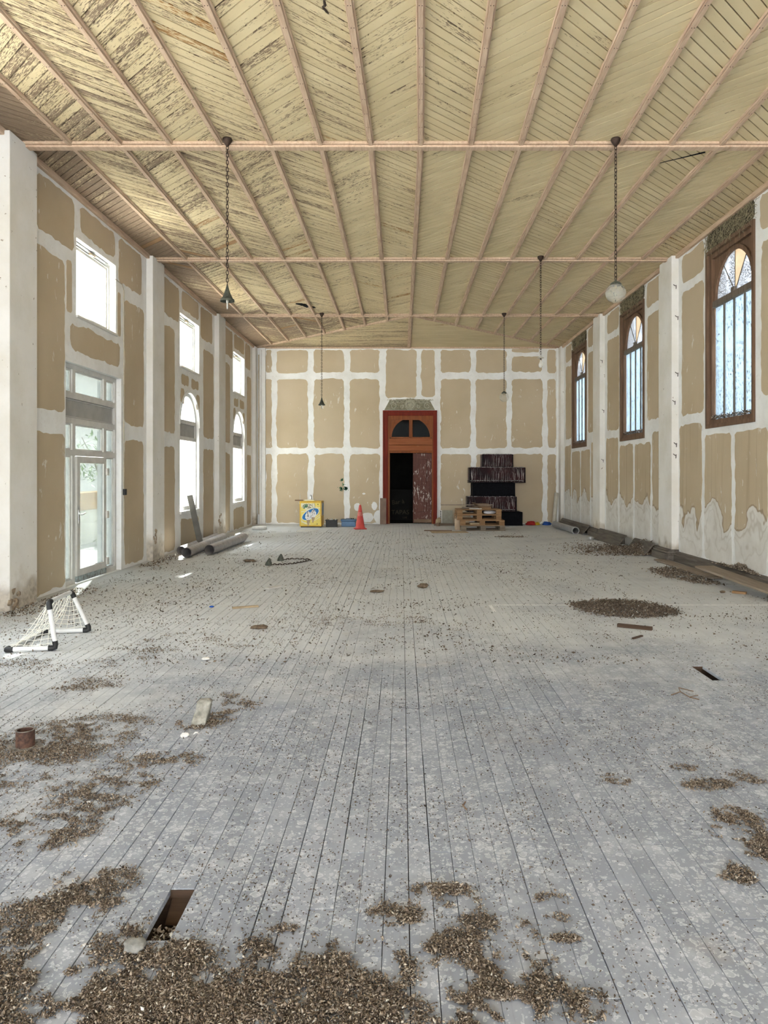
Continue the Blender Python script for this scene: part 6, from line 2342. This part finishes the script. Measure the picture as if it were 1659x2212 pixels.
x, y = patch([(1060, 2170, 95, 60, 0.34), (1050, 2110, 55, 50, 0.16), (985, 1960, 45, 22, 0.08), (1020, 2005, 50, 25, 0.10), (955, 2050, 30, 38, 0.09), (930, 1925, 35, 10, 0.045), (965, 1925, 50, 12, 0.05), (1140, 2040, 25, 45, 0.07), (1165, 2075, 35, 14, 0.03), (1185, 2130, 30, 30, 0.05), (1270, 2170, 45, 25, 0.05), (1260, 2195, 35, 15, 0.04), (980, 2190, 60, 25, 0.14), (1060, 2190, 80, 35, 0.2), (1090, 2140, 50, 30, 0.1), (1010, 2060, 30, 25, 0.05), (1190, 1945, 30, 12, 0.02), (1200, 1985, 25, 10, 0.015), (1220, 2030, 30, 8, 0.015)], 27000, -0.10, 6.0, 0.5, 6.0)
litter('litter_heap', 'broken patches of brown litter along the bottom edge right of the middle', x, y, heap_z(x, y, 0.0045), NEAR(len(x)), 0.45, 0.012)
x, y = patch([(1615, 1800, 38, 26, 0.26), (1590, 1765, 42, 18, 0.2), (1645, 1840, 28, 22, 0.16), (1560, 1800, 24, 12, 0.06), (1590, 1890, 32, 18, 0.11), (1540, 1695, 40, 9, 0.09), (1630, 1680, 45, 12, 0.13), (1335, 1685, 26, 10, 0.06), (1510, 1700, 35, 9, 0.07), (1480, 1660, 25, 6, 0.04)], 10500, -0.08, 8.0, 0.55, 9.0)
litter('litter_heap', 'brown litter patches by the right edge of the floor', x, y, heap_z(x, y, 0.003), 0.0042 + 0.0042 * RNG.random(len(x)) ** 1.5, 0.4, 0.012)
# left middle patches
x, y = patch([(60, 1650, 120, 48, 0.22), (130, 1600, 130, 38, 0.2), (220, 1570, 90, 22, 0.10), (250, 1680, 120, 42, 0.17), (320, 1655, 80, 26, 0.08), (390, 1640, 35, 14, 0.035), (200, 1740, 80, 38, 0.11), (50, 1790, 90, 38, 0.12), (100, 1800, 90, 32, 0.08), (340, 1690, 45, 18, 0.04)], 34000, 0.02, 4.5, 0.5, 12.0)
litter('litter_heap', 'brown litter spread around the rusty pipe stub on the left', x, y, heap_z(x, y, 0.0022), 0.0042 + 0.0042 * RNG.random(len(x)) ** 1.5, 0.3, 0.012)
x, y = patch([(470, 1520, 70, 18, 0.3), (430, 1558, 40, 14, 0.25), (465, 1550, 35, 12, 0.15), (150, 1485, 90, 12, 0.10), (200, 1475, 80, 14, 0.09), (260, 1430, 80, 10, 0.08), (400, 1380, 70, 10, 0.10), (330, 1400, 60, 10, 0.08), (520, 1390, 40, 9, 0.06), (60, 1440, 80, 14, 0.10), (620, 1345, 120, 10, 0.10), (820, 1340, 110, 12, 0.14)], 11000, 0.05, 3.2, 0.6, 14.0)
litter('litter_heap', 'thin brown litter around the concrete lump and beyond it', x, y, heap_z(x, y, 0.002), 0.005 + 0.005 * RNG.random(len(x)) ** 1.5, 0.3, 0.02)
# round heap right of the middle, heaps by the right wall
x, y = patch([(1350, 1315, 85, 17, 0.75), (1290, 1308, 50, 8, 0.12), (1420, 1318, 35, 9, 0.13)], 9500, -0.6, 3.0, 0.35, 16.0)
x0, y0 = floor_at(1350, 1315)
hz = 0.035 * np.exp(-(((x - x0) / 0.30) ** 2 + ((y - y0) / 0.35) ** 2))
litter('litter_heap', 'round heap of dark litter crossing the white court line right of the middle', x, y, hz * RNG.random(len(x)) + 0.0004, 0.008 + 0.009 * RNG.random(len(x)), 0.35, 0.02, dark=0.72)
x = 4.62 + RNG.normal(0, 0.16, 5200) - 0.02
y = 14.6 + RNG.normal(0, 0.62, 5200)
sp = RNG.random(5200) < 0.35
x = np.where(sp, x - np.abs(RNG.normal(0, 0.55, 5200)), x)
y = np.where(sp, y + RNG.normal(0.2, 0.4, 5200), y)
k = (x < XR - 0.02) & (y > 13.9)
x, y = x[k], y[k]
hz = 0.26 * np.exp(-(((x - 4.85) / 0.30) ** 2 + ((y - 14.6) / 0.55) ** 2))
litter('litter_heap', 'tall heap of dark litter against the loose baseboard at the right wall', x, y, hz * (0.45 + 0.55 * RNG.random(len(x))) + 0.0004, 0.012 + 0.014 * RNG.random(len(x)), 0.4, 0.02)
x, y = patch([(1490, 1243, 60, 14, 0.6), (1530, 1256, 45, 8, 0.25), (1450, 1235, 40, 7, 0.15)], 4600, -0.5, 3.0, 0.3, 21.0)
k = x < 4.47
x, y = x[k], y[k]
litter('litter_heap', 'low heap of dark litter in front of the boards along the right wall', x, y, heap_z(x, y, 0.010), 0.010 + 0.010 * RNG.random(len(x)), 0.4, 0.02)
n = 1100
x = RNG.uniform(XR - 0.10, XR - 0.02, n)
y = 10.72 + RNG.normal(0, 0.27, n)
litter('litter_heap', 'ragged heap of litter lying on top of the right baseboard', x, y, 0.165 + RNG.random(n) * 0.085 * np.exp(-((y - 10.6) / 0.22) ** 2), 0.012 + 0.012 * RNG.random(n), 0.5, 0.02)
x, y = patch([(1100, 1160, 30, 1.5, 1.0)], 330, -1.0, 3.0, 0.3, 24.0)
litter('litter_heap', 'small flat heap of olive litter on the floor in front of the pallets', x, y, heap_z(x, y, 0.004), 0.009 + 0.008 * RNG.random(len(x)), 0.3, 0.02)
# along the left wall foot
n = 2600
y = RNG.uniform(8.0, 15.0, n)
x = XL + 0.14 + np.abs(RNG.normal(0, 0.16, n))
k = ((y < 10.0) | (y > 12.3)) & ~((y > 14.0) & (x > -4.45))
litter('litter_heap', 'crumbled plaster and dirt along the foot of the left wall', x[k], y[k], np.full(k.sum(), 0.0004), 0.008 + 0.016 * RNG.random(k.sum()) ** 2, 0.1, 0.25)
# droppings and nest bits on the sills of the right windows
for wi, c in enumerate(BAYS_R[4:]):
    n = 420
    y = c + RNG.uniform(-0.64, 0.64, n)
    x = XR + RNG.uniform(-0.02, 0.075, n)
    root = [o for o in bpy.data.objects if o.name == 'window_%d' % (9 + 2 + wi + 1 - 1)]
    par = None
    for o in bpy.data.objects:
        if o.name.startswith('window_') and o.parent is None and o.children and abs(np.mean([v.co.y for v in o.children[0].data.vertices]) - c) < 0.2 and o.children[0].data.vertices[0].co.x > 0:
            par = o
    litter('sill_litter', None, x, y, RZ0 + 0.13 + RNG.random(n) * 0.05, 0.010 + 0.012 * RNG.random(n), 0.5, 0.02, parent=par)
# hole in the near planks: dirt and a broken edge
n = 260
x = -0.862 + RNG.uniform(0.008, PW - 0.008, n)
y = RNG.uniform(2.47, 2.57, n)
litter('litter_heap', 'dirt fallen into the near end of the long hole in the planks', x, y, -0.085 + RNG.random(n) * 0.06, 0.007 + 0.006 * RNG.random(n), 0.4, 0.03)
MB().box(-0.862, -0.862 + PW, 2.40, 2.585, -0.11, -0.08).build('joist', M['joist_wood'], floor, fix=False)

# portals: sky light comes in through the windows and the unseen front, left open as an added light source
portal(((XL + XR) / 2, YF - 0.02, H / 2), (PI / 2, 0, 0), XR - XL, H)
for c in BAYS_L:
    portal((XL - 0.22, c, (UZ0 + UZ1) / 2), (0, -PI / 2, 0), UZ1 - UZ0, 2 * UPH)
    if abs(c - 11.02) < 0.1:
        portal((XL - 0.22, (DR0 + DR1) / 2, DRT / 2), (0, -PI / 2, 0), DRT, DR1 - DR0)
    else:
        portal((XL - 0.22, c, (AZ0 + ASP + ARH) / 2), (0, -PI / 2, 0), ASP + ARH - AZ0, 2 * ARH)
for c in BAYS_R:
    portal((XR + 0.22, c, (RZ0 + RZ1) / 2), (0, PI / 2, 0), RZ1 - RZ0, 2 * RWH)
